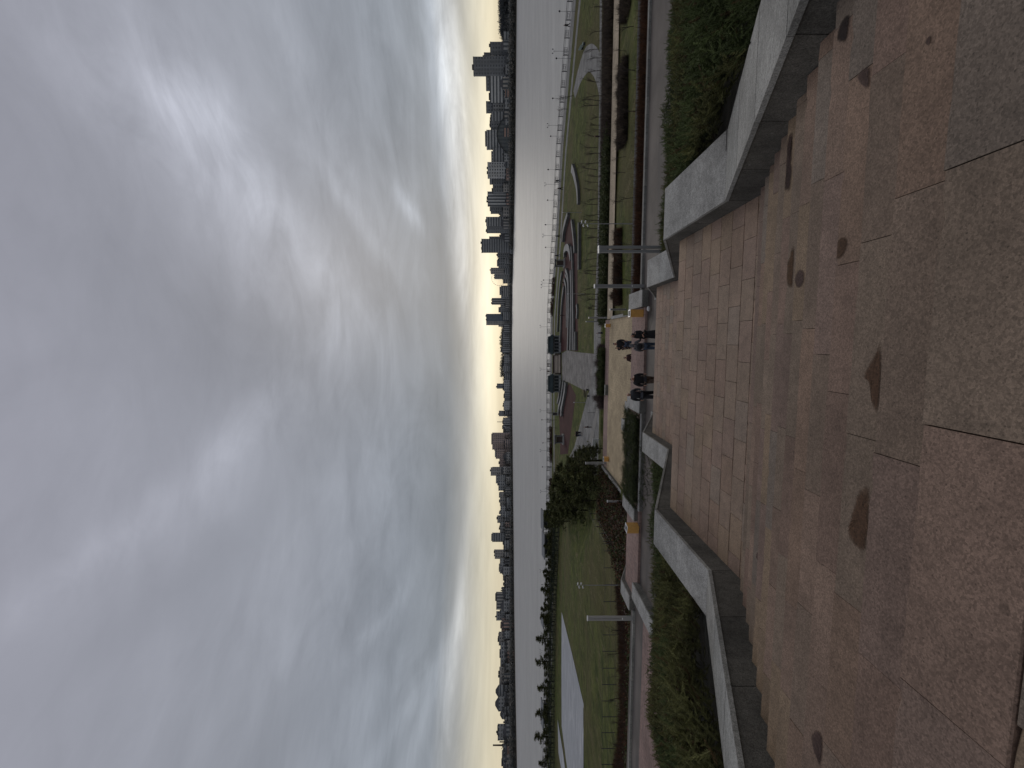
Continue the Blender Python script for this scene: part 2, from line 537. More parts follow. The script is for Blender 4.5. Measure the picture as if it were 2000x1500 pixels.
w.l.new(base, addv.inputs[0])
w.l.new(w.math('ADD', 1.0, w.math('MULTIPLY', tot, 1.55)), addv.inputs['Scale'])
sky = w.new('ShaderNodeTexSky', sky_type='NISHITA')
sky.sun_disc = False
sky.sun_elevation = SUN_EL
sky.sun_rotation = SUN_AZ
skys = w.new('ShaderNodeVectorMath', operation='SCALE')
w.l.new(sky.outputs[0], skys.inputs[0])
skys.inputs['Scale'].default_value = 0.04
tens = w.new('ShaderNodeVectorMath', operation='SCALE')
w.l.new(addv.outputs[0], tens.inputs[0])
tens.inputs['Scale'].default_value = 9.3
fin = w.new('ShaderNodeVectorMath', operation='ADD')
w.l.new(tens.outputs[0], fin.inputs[0])
w.l.new(skys.outputs[0], fin.inputs[1])
w.l.new(fin.outputs[0], bg.inputs['Color'])
bg.inputs['Strength'].default_value = 0.1

sun_d = bpy.data.lights.new('sun', 'SUN')
sun_d.energy = 0.5
sun_d.angle = math.radians(25)
sun_d.color = (1.0, 0.93, 0.82)
sun = bpy.data.objects.new('sun', sun_d)
COL.objects.link(sun)
sd = Vector((math.sin(SUN_AZ) * math.cos(SUN_EL), math.cos(SUN_AZ) * math.cos(SUN_EL), math.sin(SUN_EL)))
sun.rotation_euler = sd.to_track_quat('Z', 'Y').to_euler()
scene.view_settings.view_transform = 'Standard'
scene.view_settings.look = 'None'
scene.view_settings.exposure = 0
scene.view_settings.gamma = 1
scene.render.engine = 'CYCLES'
scene.cycles.max_bounces = 5
scene.cycles.diffuse_bounces = 3
scene.cycles.glossy_bounces = 3
scene.cycles.use_denoising = True

# ------------------------------------------------------------------ granite stairs and landings
D0, Q0, RISE, TREAD = 1.413, 1.52, 0.1615, 0.38
PL, PR = -3.74, 2.10
TONES = [(0.220, 0.143, 0.097), (0.190, 0.146, 0.104), (0.188, 0.128, 0.103), (0.226, 0.163, 0.098), (0.168, 0.146, 0.118),
         (0.206, 0.133, 0.100), (0.190, 0.140, 0.101), (0.215, 0.145, 0.105)]
MEAN = tuple(sum(t[i] for t in TONES) / len(TONES) for i in range(3))
def tone(gain=1.0, spread=0.08, vary=1.0):
    c = TONES[R.randrange(len(TONES))]
    g = gain * (1 + R.uniform(-spread, spread))
    return tuple((m_ + (x - m_) * vary) * g for x, m_ in zip(c, MEAN))

def slab(mb, p0, p1, q0, q1, D, th, tint, ch=0.006, wob=0.0025, seg=None):
    """one dressed stone with a worn arris; q1 is its front edge"""
    L = p1 - p0
    n = seg or max(2, int(L / .07)) if q0 < 7 else 1
    zf = [R.uniform(-wob, wob) for _ in range(4)]
    a0, a1 = R.uniform(-0.006, 0.006), R.uniform(-0.006, 0.006)
    rows = []
    for i in range(n + 1):
        t = i / n
        p = p0 + L * t
        fr = a0 + (a1 - a0) * t
        chip = 0.0
        if n > 1:
            chip = abs(R.gauss(0, .0022)) + (R.uniform(.006, .018) if R.random() < .035 else 0)
        zb = zf[0] + (zf[1] - zf[0]) * t
        zz = zf[3] + (zf[2] - zf[3]) * t
        bk = abs(R.gauss(0, .001)) if n > 1 else 0
        rows.append([S(p, q0, D + th), S(p, q0, D + ch + zb), S(p, q0 + ch * .6 + bk, D + zb), S(p, q1 + fr - ch - chip, D + zz),
                     S(p, q1 + fr - chip * .35, D + ch + chip * .5 + zz), S(p, q1 + fr, D + th)])
    vs = [v for r in rows for v in r]
    fs = []
    for i in range(n):
        o = i * 6
        for j in range(5):
            fs.append((o + j, o + 6 + j, o + 7 + j, o + 1 + j))
    fs.append((0, 1, 2, 3, 4, 5))
    e = n * 6
    fs.append((e + 5, e + 4, e + 3, e + 2, e + 1, e))
    mb.add(vs, [tuple(reversed(f)) for f in fs], tint)

def slab_row(mb, q0, q1, D, th, lmin, lmax, gain, gap=0.005, spread=0.1, p_a=PL, p_b=PR, start=None, vary=1.0):
    p = p_a - (R.uniform(0.05, lmin * .8) if start is None else start)
    while p < p_b:
        L = R.uniform(lmin, lmax)
        a, b_ = max(p, p_a), min(p + L, p_b)
        if b_ - a > 0.03:
            slab(mb, a + gap / 2, b_ - gap / 2, q0, q1, D, th, tone(gain, spread, vary))
        p += L

def flight(name, Dtop, qtop, n, gains):
    mb = MB()
    bk = MB()
    for i in range(1, n):
        D = Dtop + RISE * i
        qa, qb = qtop + TREAD * (i - 1), qtop + TREAD * i
        g = gains[0] + (gains[1] - gains[0]) * i / n
        slab_row(mb, qa - 0.05, qb, D, RISE + 0.02, 0.72, 1.12, g, gap=0.0035, vary=.58, spread=.09)
        mb.quad(S(PL, qa - .02, D + .02), S(PR, qa - .02, D + .02), S(PR, qb - .02, D + .02), S(PL, qb - .02, D + .02), (1, 1, 1), 1)
    return mb.build(name, [M['granite'], M['mortar']], kind='structure')

def landing(name, D, qa, qb, gain, q_rows, lmin, lmax, front_gain=1.08):
    mb = MB()
    rows = []
    h = (qb - qa) / q_rows
    for r in range(q_rows):
        a, b_ = qa + r * h, qa + (r + 1) * h
        last = r == q_rows - 1
        slab_row(mb, a + .0045, b_ - (.0045 if not last else 0), D, 0.14 if not last else RISE + .02, lmin, lmax,
                 gain * (front_gain if last else 1), 0.007, 0.06, start=None if last else (0.31 if r % 2 else 0.02) + R.uniform(0, .05), vary=.35)
    mb.quad(S(PL, qa, D + .025), S(PR, qa, D + .025), S(PR, qb - .02, D + .025), S(PL, qb - .02, D + .025), (1, 1, 1), 1)
    return mb.build(name, [M['granite'], M['mortar']], kind='structure')

D1 = D0 + 14 * RISE
QL1 = Q0 + 13 * TREAD
QE1 = 9.83
D2 = D1 + 14 * RISE
QL2 = QE1 + 13 * TREAD
QE2 = 18.12
D3 = D2 + 14 * RISE
QE3 = QE2 + 14 * TREAD
mb = MB()
slab_row(mb, Q0 - .36, Q0, D0, .2, .8, 1.15, 1.14, vary=.5)
q = Q0 - .365
for w_ in (0.62, 0.62, 0.62, 0.9, 0.9):
    slab_row(mb, q - w_ + .004, q, D0, .12, .8, 1.2, 1.14, vary=.5)
    q -= w_
mb.quad(S(PL, -3, D0 + .03), S(PR, -3, D0 + .03), S(PR, Q0 - .03, D0 + .03), S(PL, Q0 - .03, D0 + .03), (1, 1, 1), 1)
mb.build('top_platform_pavement', [M['granite'], M['mortar']], kind='structure')
flight('upper_stairs', D0, Q0, 14, (1.10, 1.16))
landing('first_landing_pavement', D1, QL1 - .04, QE1, 1.32, 9, 0.60, 0.64)
flight('middle_stairs', D1, QE1, 14, (1.2, 1.2))
landing('second_landing_pavement', D2, QL2 - .04, QE2, 1.36, 9, 0.60, 0.64)
flight('lower_stairs', D2, QE2, 14, (1.25, 1.25))

# ------------------------------------------------------------------ parapet walls beside the stairs
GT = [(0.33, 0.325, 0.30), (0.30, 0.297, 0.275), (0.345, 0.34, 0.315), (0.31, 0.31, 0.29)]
DT = [(0.115, 0.108, 0.094), (0.10, 0.095, 0.084), (0.125, 0.117, 0.102)]  # same granite as the coping; side shade put into these darker tints
def stair_wall(name, label, pa, pb, prof, seg=1.25, inner=+1, joints=True):
    """granite cheek wall: prof = [(q, D of top)], from pa to pb; inner = side of the stairs"""
    root = thing(name, label, 'wall', S((pa + pb) / 2, prof[0][0], prof[0][1] + 1.2))
    body, cop = MB(), MB()
    for (qa, da), (qb, db) in zip(prof, prof[1:]):
        L = qb - qa
        n = max(1, round(L / seg)) if joints else 1
        flat = abs(da - db) < .02
        for i in range(n):
            t0, t1 = i / n, (i + 1) / n
            q0, q1 = qa + L * t0, qa + L * t1
            d0, d1 = da + (db - da) * t0, da + (db - da) * t1
            g = 0.003
            th = 0.055
            ov = 0.015 if not flat else 0.004
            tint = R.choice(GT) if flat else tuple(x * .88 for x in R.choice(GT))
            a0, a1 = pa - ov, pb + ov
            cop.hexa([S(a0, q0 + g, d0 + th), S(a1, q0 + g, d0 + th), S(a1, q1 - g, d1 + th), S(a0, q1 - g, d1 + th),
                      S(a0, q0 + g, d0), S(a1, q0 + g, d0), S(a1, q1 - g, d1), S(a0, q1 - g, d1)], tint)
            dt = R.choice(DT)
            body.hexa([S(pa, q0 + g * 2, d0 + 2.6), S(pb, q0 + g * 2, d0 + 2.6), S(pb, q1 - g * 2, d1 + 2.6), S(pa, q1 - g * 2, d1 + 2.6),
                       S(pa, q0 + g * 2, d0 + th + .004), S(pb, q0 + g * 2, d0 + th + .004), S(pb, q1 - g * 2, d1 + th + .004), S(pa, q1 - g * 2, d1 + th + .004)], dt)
    b = root.location
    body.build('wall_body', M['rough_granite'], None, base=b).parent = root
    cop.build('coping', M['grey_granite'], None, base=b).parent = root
    for ch in root.children:
        ch.location = (0, 0, 0)
    return root

PROF = [(-3.0, 1.02), (0.85, 1.02), (7.03, 3.285), (9.70, 3.285), (15.25, 5.545), (18.14, 5.545), (23.2, 7.60), (23.6, 7.62)]
WR = stair_wall('parapet_wall', 'wide grey granite parapet beside juniper bed, on the photo\'s upper side', PR, 3.13, PROF)
stair_wall('parapet_wall', 'wide grey granite parapet below the landing, on the photo\'s lower side', -4.52, PL, PROF)
mb = MB()
b_ = WR.location
mb.box(S(3.0, 7.06, 3.2875), .34, .022, .004, -PHI)
g_ = mb.build('open_joint', M['mortar'], None, base=b_)
g_.parent = WR
g_.location = (0, 0, 0)
# ------------------------------------------------------------------ river bank line
BANK = [(-900, 330), (-500, 268), (-172, 203), (-96, 190), (-31, 182), (0, 183), (30.5, 179), (54.7, 160), (78, 152 - 6), (102, 120), (250, -78)]
def bank_q(p):
    best = None
    for (xa, ya), (xb, yb) in zip(BANK, BANK[1:]):
        pa, qa = to_pq(xa, ya)
        pb, qb = to_pq(xb, yb)
        if (pa - p) * (pb - p) <= 0 and pa != pb:
            best = qa + (qb - qa) * (p - pa) / (pb - pa)
    return best
def bank_at(y, off=0.0):
    """where the vertical plane through photo row y meets a line lying off metres inside the bank"""
    k = (750 - y) / F
    for (xa, ya), (xb, yb) in zip(BANK, BANK[1:]):
        fa, fb = xa - k * ya, xb - k * yb
        if fa * fb <= 0 and fa != fb:
            t = fa / (fa - fb)
            n = Vector((-(yb - ya), xb - xa)).normalized()
            if n.y > 0:
                n = -n
            if off:
                # shift the segment and intersect again
                Xa, Ya, Xb, Yb = xa + n.x * off, ya + n.y * off, xb + n.x * off, yb + n.y * off
                fa, fb = Xa - k * Ya, Xb - k * Yb
                t = fa / (fa - fb)
                return Vector((Xa + (Xb - Xa) * t, Ya + (Yb - Ya) * t, 0)), math.atan2(yb - ya, xb - xa)
            return Vector((xa + (xb - xa) * t, ya + (yb - ya) * t, 0)), math.atan2(yb - ya, xb - xa)

CP0, CP1 = -17.0, 2.7        # the central stair and plaza corridor
# ------------------------------------------------------------------ ground beyond the road
ps = [-520, -420, -340, -280, -230, -190] + list(np.arange(-160, -40, 4.0)) + list(np.arange(-40, CP0 - .2, 1.5)) + [CP0 - .05, CP0] + \
     list(np.arange(CP0 + 1, CP1 - .5, 1.5)) + [CP1, CP1 + .05] + list(np.arange(CP1 + 1, 30, 1.5)) + list(np.arange(30, 128, 4.0))
qs = list(np.arange(27.6, 62, 0.6)) + list(np.arange(62, 88, 1.5))
tail = [i / 30 for i in range(1, 31)]
nr = np.random.RandomState(3)
def bumpy(p, q):
    return 0.10 * math.sin(p * .31 + 1.7 * math.sin(q * .17)) + 0.07 * math.sin(q * .43 + p * .11)
vs, fs = [], []
W = len(qs) + len(tail)
for p in ps:
    qb = bank_q(p)
    if qb is None:
        qb = 60
    row = [min(a, qb - 2) for a in qs]
    row += [row[-1] + (qb - row[-1]) * t for t in tail]
    for q in row:
        D = hD(p, q)
        if q < 84:
            D += bumpy(p, q) * sm(27.6, 31, q) * (1 - sm(78, 84, q))
        if CP0 - .01 <= p <= CP1 + .01 and q < 80:
            D = max(D, 17.0) + 1.2
        if D > 17.45:
            D = min(max(D, 17.5), 19)
        v = S(p, q, D)
        vs.append(tuple(v))
for i in range(len(ps) - 1):
    for j in range(W - 1):
        a = i * W + j
        fs.append((a, a + W, a + W + 1, a + 1))
mb = MB()
mb.add(vs, fs)
o = mb.build('park_ground', M['grass'], smooth=True, kind='structure')

# quay wall, river, far bank
mb = MB()
for (xa, ya), (xb, yb) in zip(BANK, BANK[1:]):
    mb.quad((xa, ya, 0.02), (xb, yb, 0.02), (xb, yb, -6), (xa, ya, -6))
mb.build('quay_structure', M['quay'], kind='structure')
WZ = -3.5
mb = MB()
mb.quad((-6000, -200, WZ), (6000, -200, WZ), (6000, 9000, WZ), (-6000, 9000, WZ))
mb.build('river_water', M['water'], kind='structure')
SHORE = []
for y, v in ((-900, 1017), (-300, 1012), (0, 1009.3), (150, 1008), (300, 1006.5), (450, 1003.5), (560, 1000.8), (620, 1000), (750, 1000), (900, 1001.5),
             (1050, 1003.2), (1200, 1004.6), (1350, 1007), (1500, 1009.8), (1900, 1014), (2600, 1018)):
    Y = F * (E - WZ) / (v - 990)
    SHORE.append(((750 - y) / F * Y, Y, y))
mb = MB()
n = len(SHORE)
for (xa, ya, _), (xb, yb, _) in zip(SHORE, SHORE[1:]):
    mb.quad((xb, yb, WZ - .5), (xa, ya, WZ - .5), (xa, ya, WZ + 1.6), (xb, yb, WZ + 1.6))
    mb.quad((xb, yb, WZ + 1.6), (xa, ya, WZ + 1.6), (xa * 6, ya * 6 + 2000, WZ + 8), (xb * 6, yb * 6 + 2000, WZ + 8))
mb.build('far_bank_land', M['far_land'], kind='structure')

# ------------------------------------------------------------------ road, pavements, plaza
def sheet(name, pts, m, kind='structure', th=0.0):
    mb = MB()
    mb.add(pts, [tuple(range(len(pts)))])
    me = mb.build(name, m, kind=kind)
    # face up
    if me.data.polygons[0].normal.z < 0:
        me.data.flip_normals()
    return me
def rect(name, p0, p1, q0, q1, D, m):
    return sheet(name, [S(p0, q0, D), S(p1, q0, D), S(p1, q1, D), S(p0, q1, D)], m)

rect('road', -90, 130, 22.0, 28.2, 8.2, M['asphalt'])
def block(mb, p0, p1, q0, q1, Dt, Db, tint=(1, 1, 1), mi=0):
    mb.hexa([S(p0, q0, Db), S(p1, q0, Db), S(p1, q1, Db), S(p0, q1, Db), S(p0, q0, Dt), S(p1, q0, Dt), S(p1, q1, Dt), S(p0, q1, Dt)], tint, mi)
mb = MB()
block(mb, -16.2, 1.94, 26.5, 29.2, 8.05, 9.5)
mb.build('pink_pavement', M['pink_pave'], kind='structure')
mb = MB()
block(mb, 2.95, 130, 27.42, 27.62, 8.06, 8.6)
block(mb, -90, -17.2, 27.2, 27.4, 8.06, 8.6)
mb.build('kerb', M['kerb'], kind='structure')
# flight down to the plaza, the plaza, and the flight to the riverside park
mb = MB()
for i in range(1, 32):
    D = 8.05 + i * (13.3 - 8.05) / 32
    qa, qb = 29.2 + (i - 1) * .3875, 29.2 + i * .3875
    block(mb, CP0, CP1, qa - .05, qb, D, D + .3)
mb.build('plaza_stairs', M['pink_pave'], kind='structure')
mb = MB()
block(mb, CP0, CP1, 41.5, 58.8, 13.3, 14.2)
mb.build('plaza_pavement', M['beige_pave'], kind='structure')
mb = MB()
block(mb, CP0, CP1, 58.8, 61.2, 13.296, 14.4)
mb.build('plaza_edge_pavement', M['pink_pave'], kind='structure')
mb = MB()
for i in range(1, 26):
    D = 13.3 + i * 4.2 / 26
    block(mb, CP0 + 2, CP1, 61.2 + (i - 1) * .42, 61.2 + i * .42, D, D + .3)
mb.build('park_stairs', M['grey_pave'], kind='structure')

def path_grid(name, p0, p1, q0, q1, m, lift=0.03, dp=2.0, nq=3):
    """paving laid over the terrain"""
    mb = MB()
    n = max(1, int((p1 - p0) / dp))
    for i in range(n):
        for j in range(nq):
            pa, pb = p0 + (p1 - p0) * i / n, p0 + (p1 - p0) * (i + 1) / n
            qa, qb = q0 + (q1 - q0) * j / nq, q0 + (q1 - q0) * (j + 1) / nq
            mb.quad(*[S(a, b_, hD(a, b_) - lift - 0.19) for a, b_ in ((pa, qa), (pb, qa), (pb, qb), (pa, qb))])
    return mb.build(name, m, kind='structure')
path_grid('sand_path', CP1 + .06, 120, 56.4, 59.6, M['sand_path'])
path_grid('grey_path', CP1 + .06, 120, 43.2, 45.1, M['dark_bench'])

# riverside park paving, drawn on the flat park level
def flat(name, pix, m, lift):
    return sheet(name, [at(x, y, E - lift) for x, y in pix], m)
flat('park_path', [(1184, 470), (1186, 700), (1186, 930), (1170, 935), (1112, 892), (1122, 872), (1148, 770), (1152, 762), (1160, 690), (1160, 640), (1163.5, 560), (1167, 470), (1169, 300), (1171, 100), (1172, -200),
                   (1176, -200), (1175.5, 100), (1175.5, 300)], M['grey_pave'], 0.012)
flat('stage_apron', [(1097.5, 690), (1108, 684), (1129, 688), (1160.5, 691), (1152, 762), (1144, 764), (1113, 748), (1105, 745), (1097.5, 743)], M['apron_pave'], 0.02)
flat('maroon_sports_floor', [(1113, 749), (1125, 772), (1121, 800), (1117, 830), (1109, 886), (1094, 888), (1093, 840), (1092, 800), (1097, 765)], M['red_floor'], 0.016)
flat('maroon_seating_floor', [(1105, 428), (1113, 425), (1122, 435), (1128, 500), (1128, 600), (1129, 686), (1108, 683), (1096, 688), (1095, 600), (1099, 545), (1102, 500), (1103, 460)], M['red_floor'], 0.016)
flat('oval_path', [(1120, 178), (1124, 158), (1128, 140), (1134, 118), (1140, 100), (1145, 91), (1150, 87), (1155, 85), (1160, 87), (1165, 92), (1169, 98), (1173, 110), (1175, 140), (1174, 190), (1170, 185),
                   (1167, 170), (1164, 160), (1161, 152), (1158, 147), (1154, 142), (1150, 140), (1146, 143), (1142, 148), (1136, 157), (1131, 168), (1127, 182), (1123, 192)], M['grey_pave'], 0.018)
# promenade along the rail and the pale inner walk
def along_bank(name, off0, off1, m, lift, x0=-480, x1=240):
    pts0, pts1 = [], []
    B = [Vector(b) for b in BANK]
    for i, b in enumerate(B):
        d = ((B[min(i + 1, len(B) - 1)] - B[max(i - 1, 0)])).normalized()
        nrm = Vector((d.y, -d.x))
        pts0.append(b + nrm * off0)
        pts1.append(b + nrm * off1)
    mb = MB()
    for i in range(len(B) - 1):
        mb.quad((*pts1[i], lift), (*pts1[i + 1], lift), (*pts0[i + 1], lift), (*pts0[i], lift))
    return mb.build(name, m, kind='structure')
along_bank('promenade_pavement', 0.0, 7.5, M['grey_pave'], 0.024)
along_bank('riverside_path', 13.5, 17.0, M['grey_pave'], 0.028)

# pale court and access lane on the sloping lawn
def drape(name, pix, m, lift):
    pts = [on_ground(x, y, lift) for x, y in pix]
    # a plane through the spots keeps the slab flat
    A = np.array([[p.x, p.y, 1] for p in pts])
    co, *_ = np.linalg.lstsq(A, np.array([p.z for p in pts]), rcond=None)
    return sheet(name, [Vector((p.x, p.y, co[0] * p.x + co[1] * p.y + co[2])) for p in pts], m)
drape('court_pavement', [(1097, 1195), (1096.5, 1300), (1097, 1418), (1108, 1502), (1116, 1560), (1139.5, 1560), (1139.5, 1500), (1140, 1375), (1118, 1280)], M['court'], 0.05)
drape('court_lane', [(1089, 1405), (1100, 1470), (1106, 1520), (1099, 1520), (1091, 1470)], M['court'], 0.06)

# ------------------------------------------------------------------ low walls beyond the road
def low_wall(label, p0, p1, q0, q1, Dt, Db, slope=0.0, name='low_wall'):
    """small granite block wall; slope lets its far end run down with the stairs behind"""
    root = thing(name, label, 'wall', S((p0 + p1) / 2, q0, Db))
    b, c = MB(), MB()
    th = .06
    n = max(1, round((q1 - q0) / 1.3))
    for i in range(n):
        qa, qb = q0 + (q1 - q0) * i / n + .003, q0 + (q1 - q0) * (i + 1) / n - .003
        c.hexa([S(p0, qa, Dt + th), S(p1, qa, Dt + th), S(p1, qb, Dt + th), S(p0, qb, Dt + th),
                S(p0, qa, Dt), S(p1, qa, Dt), S(p1, qb, Dt), S(p0, qb, Dt)], R.choice(GT))
    block(b, p0 + .01, p1 - .01, q0 + .01, q1 - .01, Dt + th + .002, Db, (0.16, 0.155, 0.14))
    if slope:
        q2 = q1 + slope
        c.hexa([S(p0, q1, Dt + th), S(p1, q1, Dt + th), S(p1, q2, Dt + slope * .425 + th), S(p0, q2, Dt + slope * .425 + th),
                S(p0, q1, Dt), S(p1, q1, Dt), S(p1, q2, Dt + slope * .425), S(p0, q2, Dt + slope * .425)], R.choice(GT))
        b.hexa([S(p0 + .01, q1, Dt + 8), S(p1 - .01, q1, Dt + 8), S(p1 - .01, q2, Dt + 8), S(p0 + .01, q2, Dt + 8),
                S(p0 + .01, q1, Dt + th), S(p1 - .01, q1, Dt + th), S(p1 - .01, q2, Dt + slope * .425 + th), S(p0 + .01, q2, Dt + slope * .425 + th)], (0.16, 0.155, 0.14))
    for mbx, nm, m in ((b, 'wall_body', M['rough_granite']), (c, 'coping', M['grey_granite'])):
        o = mbx.build(nm, m, None, base=root.location)
        o.parent = root
        o.location = (0, 0, 0)
    return root
low_wall('short pale granite wall block behind the near yellow bin, across the road', 1.95, 2.92, 26.4, 29.2, 7.8, 8.6, 13.0)
low_wall('short pale granite wall block behind the man in the leather jacket', -4.3, -3.4, 26.3, 29.0, 7.8, 8.6)
low_wall('pale granite wall block between the far end of the clipped hedge and a yellow bin', -11.1, -10.3, 26.8, 29.5, 7.8, 8.6, 3.0)
low_wall('low grey stone kerb wall in front of the clipped hedge by the road', -10.3, -4.3, 26.35, 26.55, 7.95, 8.6)
low_wall('granite wall at the end of the pink pavement, next to a steel double pylon', -17.2, -16.25, 27.3, 29.4, 7.8, 9.0, 10.0)
low_wall('broad pale coping wall beside the grass bed at the photo\'s lower edge', -15.9, -14.9, 22.6, 26.6, 7.75, 8.9)
low_wall('small granite block on the plaza edge nearest the strolling men', -7.6, -6.5, 47.2, 48.3, 12.75, 13.5)
low_wall('small granite block on the plaza edge next to the yellow bollard side', -9.9, -8.6, 48.3, 49.6, 12.75, 13.5)
low_wall('long low wall along the plaza\'s open side with yellow bollard bin', CP0 - .06 - .35, CP0 - .06, 44.5, 60.5, 13.0, 15.5)
low_wall('low wall between plaza paving and the bright green lawn patch', CP1 - .05, CP1 + .3, 49, 57, 13.05, 15.0)
low_wall('stone planter wall carrying the near side of the plaza hedge', -7.2, 0.2 - 6, 58.9, 59.2, 12.9, 13.5)
rect('neighbour_landing_pavement', -32, -15.95, 20.5, 25.3, 8.1, M['pink_pave'])

# ------------------------------------------------------------------ planted slopes beside the stairs
def bed_D(p, q):
    return 1.25 + 0.305 * q
def slope(name, p0, p1):
    mb = MB()
    P_ = np.arange(p0, p1 + .01, .75)
    Q_ = np.arange(-4, 24.01, .5)
    vs = []
    for p in P_:
        for q in Q_:
            vs.append(tuple(S(p, q, bed_D(p, q) + .10 * math.sin(p * 1.3 + q * .6) * math.sin(q * .9 - p * .4))))
    m_ = len(Q_)
    fs = [(i * m_ + j, (i + 1) * m_ + j, (i + 1) * m_ + j + 1, i * m_ + j + 1) for i in range(len(P_) - 1) for j in range(m_ - 1)]
    mb.add(vs, fs)
    return mb.build(name, M['soil'], smooth=True, kind='structure')
slope('right_bank_ground', 3.1, 60)
slope('left_bank_ground', -14.9, -4.5)
# ------------------------------------------------------------------ foliage
rs = np.random.RandomState(11)

def leaf_mat(name, rough=0.75, trans=0.0):
    def fn(nt, b, tc, geo, tint):
        n = nt.mapr(nt.noise(geo, 1.6, 3, 0.6), 0.3, 0.7, 0.7, 1.3)
        s = nt.new('ShaderNodeVectorMath', operation='SCALE')
        nt.l.new(tint, s.inputs[0])
        nt.l.new(n, s.inputs['Scale'])
        nt.l.new(s.outputs[0], b.inputs['Base Color'])
        b.inputs['Roughness'].default_value = rough
        b.inputs['Specular IOR Level'].default_value = 0.2
    return mat(name, fn)
M['juniper'] = leaf_mat('juniper_needles')
M['leaf'] = leaf_mat('leaves')
M['twig'] = leaf_mat('twigs', 0.9)
M['bark'] = mat('bark', color=(0.035, 0.027, 0.02), rough=0.95)

def scatter(name, temps, xf, tints, m, parent=None, base=None, kind=None):
    """bake many small leaf shapes into one mesh; temps = [(verts, tris)], xf = [(template, Matrix 4x4 np)]"""
    V, T, C = [], [], []
    o = 0
    for (k, mtx), c in zip(xf, tints):
        v, t = temps[k]
        V.append(v @ mtx[:3, :3].T + mtx[:3, 3])
        T.append(t + o)
        sh = temps_shade[k] if False else None
        C.append(np.repeat(np.array([c]), len(t), axis=0))
        o += len(v)
    V = np.concatenate(V).astype(np.float32)
    T = np.concatenate(T).astype(np.int32)
    C = np.concatenate(C)
    C = C * (1 + rs.uniform(-.22, .22, size=(len(C), 1)))
    if base is not None:
        V = V - np.array(base, dtype=np.float32)
    me = bpy.data.meshes.new(name)
    me.vertices.add(len(V))
    me.vertices.foreach_set('co', V.ravel())
    me.loops.add(len(T) * 3)
    me.loops.foreach_set('vertex_index', T.ravel())
    me.polygons.add(len(T))
    me.polygons.foreach_set('loop_start', np.arange(0, len(T) * 3, 3, dtype=np.int32))
    me.update(calc_edges=True)
    a = me.attributes.new('tint', 'FLOAT_COLOR', 'FACE')
    arr = np.ones((len(T), 4), dtype=np.float32)
    arr[:, :3] = C
    a.data.foreach_set('color', arr.ravel())
    me.materials.append(m)
    ob = bpy.data.objects.new(name, me)
    COL.objects.link(ob)
    if base is not None:
        ob.location = base
    if parent is not None:
        ob.parent = parent
        if base is not None:
            ob.location = (0, 0, 0)
    if kind:
        ob['kind'] = kind
    return ob

def rotm(rx, ry, rz, s, loc):
    m = np.eye(4)
    e = Euler((rx, ry, rz)).to_matrix()
    m[:3, :3] = np.array(e) * s
    m[:3, 3] = loc
    return m

def spray_template(seed, twigs=22, L=1.0):
    """one feathery juniper shoot lying along +x and lifting at the tip"""
    r = np.random.RandomState(seed)
    V, T = [], []
    def blade(a, d, l, w):
        d = d / np.linalg.norm(d)
        sd = np.cross(d, r.uniform(-1, 1, 3)); sd /= np.linalg.norm(sd) + 1e-9
        i = len(V)
        V.extend([a - sd * w * 1.6, a + sd * w * 1.6, a + d * l])
        T.append([i, i + 1, i + 2])
    bend = r.uniform(.25, .6)
    for k in range(twigs):
        t = (k + .5) / twigs
        a = np.array([t * L * .92, .03 * math.sin(t * 4), bend * t * t * L * .8])
        for side in (-1, 1):
            ang = r.uniform(.45, .9)
            d = np.array([math.cos(ang), side * math.sin(ang), r.uniform(-.1, .55)])
            l = (.30 * (1 - t * .72) + .05) * r.uniform(.7, 1.2) * L
            blade(a, d, l, .012 * L)
            if k % 2 == 0:
                blade(a + d * l * .45, d + r.uniform(-.6, .6, 3), l * .55, .010 * L)
    blade(np.array([L * .9, 0, bend * L * .65]), np.array([1, 0, .6]), .18 * L, .010)
    blade(np.array([0, 0, 0]), np.array([1, 0, bend * .5]), .8 * L, .012)
    return np.array(V), np.array(T)
SPRAYS = [spray_template(s) for s in range(6)]

def clump(p, q, k=1.0):
    return (math.sin(p * 1.9 * k + 1.3 * math.sin(q * .9 * k)) + math.sin(q * 1.5 * k + 1.7 * math.sin(p * .7 * k + 2)) + math.sin((p + q) * .63 * k)) / 3

def juniper_bed(name, label, p0, p1, q0, q1, dens, seed, zfun, keep=None):
    r = np.random.RandomState(seed)
    xf, tints = [], []
    n = int((p1 - p0) * (q1 - q0) * dens)
    extra = int(n * .30)
    for i in range(n + extra):
        p, q = r.uniform(p0, p1), r.uniform(q0, q1)
        if i >= n:      # thicker growth against the wall
            p = (p0 + abs(r.normal()) * 1.6) if p0 > 0 else (p1 - abs(r.normal()) * 1.6)
            q = q0 + (q1 - q0) * r.rand() ** 1.6
        if keep and not keep(p, q):
            continue
        c = clump(p, q)
        if c < -.78 + r.uniform(-.15, .15):
            continue
        hgt = .20 + .42 * max(0, c + .45) ** .8
        D = zfun(p, q)
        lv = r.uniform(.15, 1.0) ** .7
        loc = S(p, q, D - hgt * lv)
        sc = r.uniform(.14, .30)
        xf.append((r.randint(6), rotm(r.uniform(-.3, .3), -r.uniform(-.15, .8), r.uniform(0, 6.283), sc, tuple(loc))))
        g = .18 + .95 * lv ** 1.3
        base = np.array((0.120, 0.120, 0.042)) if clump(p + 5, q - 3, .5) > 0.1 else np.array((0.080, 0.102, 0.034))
        if r.rand() < .07:
            base = np.array((0.085, 0.055, 0.022))
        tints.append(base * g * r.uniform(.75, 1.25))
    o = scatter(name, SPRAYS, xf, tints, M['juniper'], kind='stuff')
    tag(o, label)
    return o
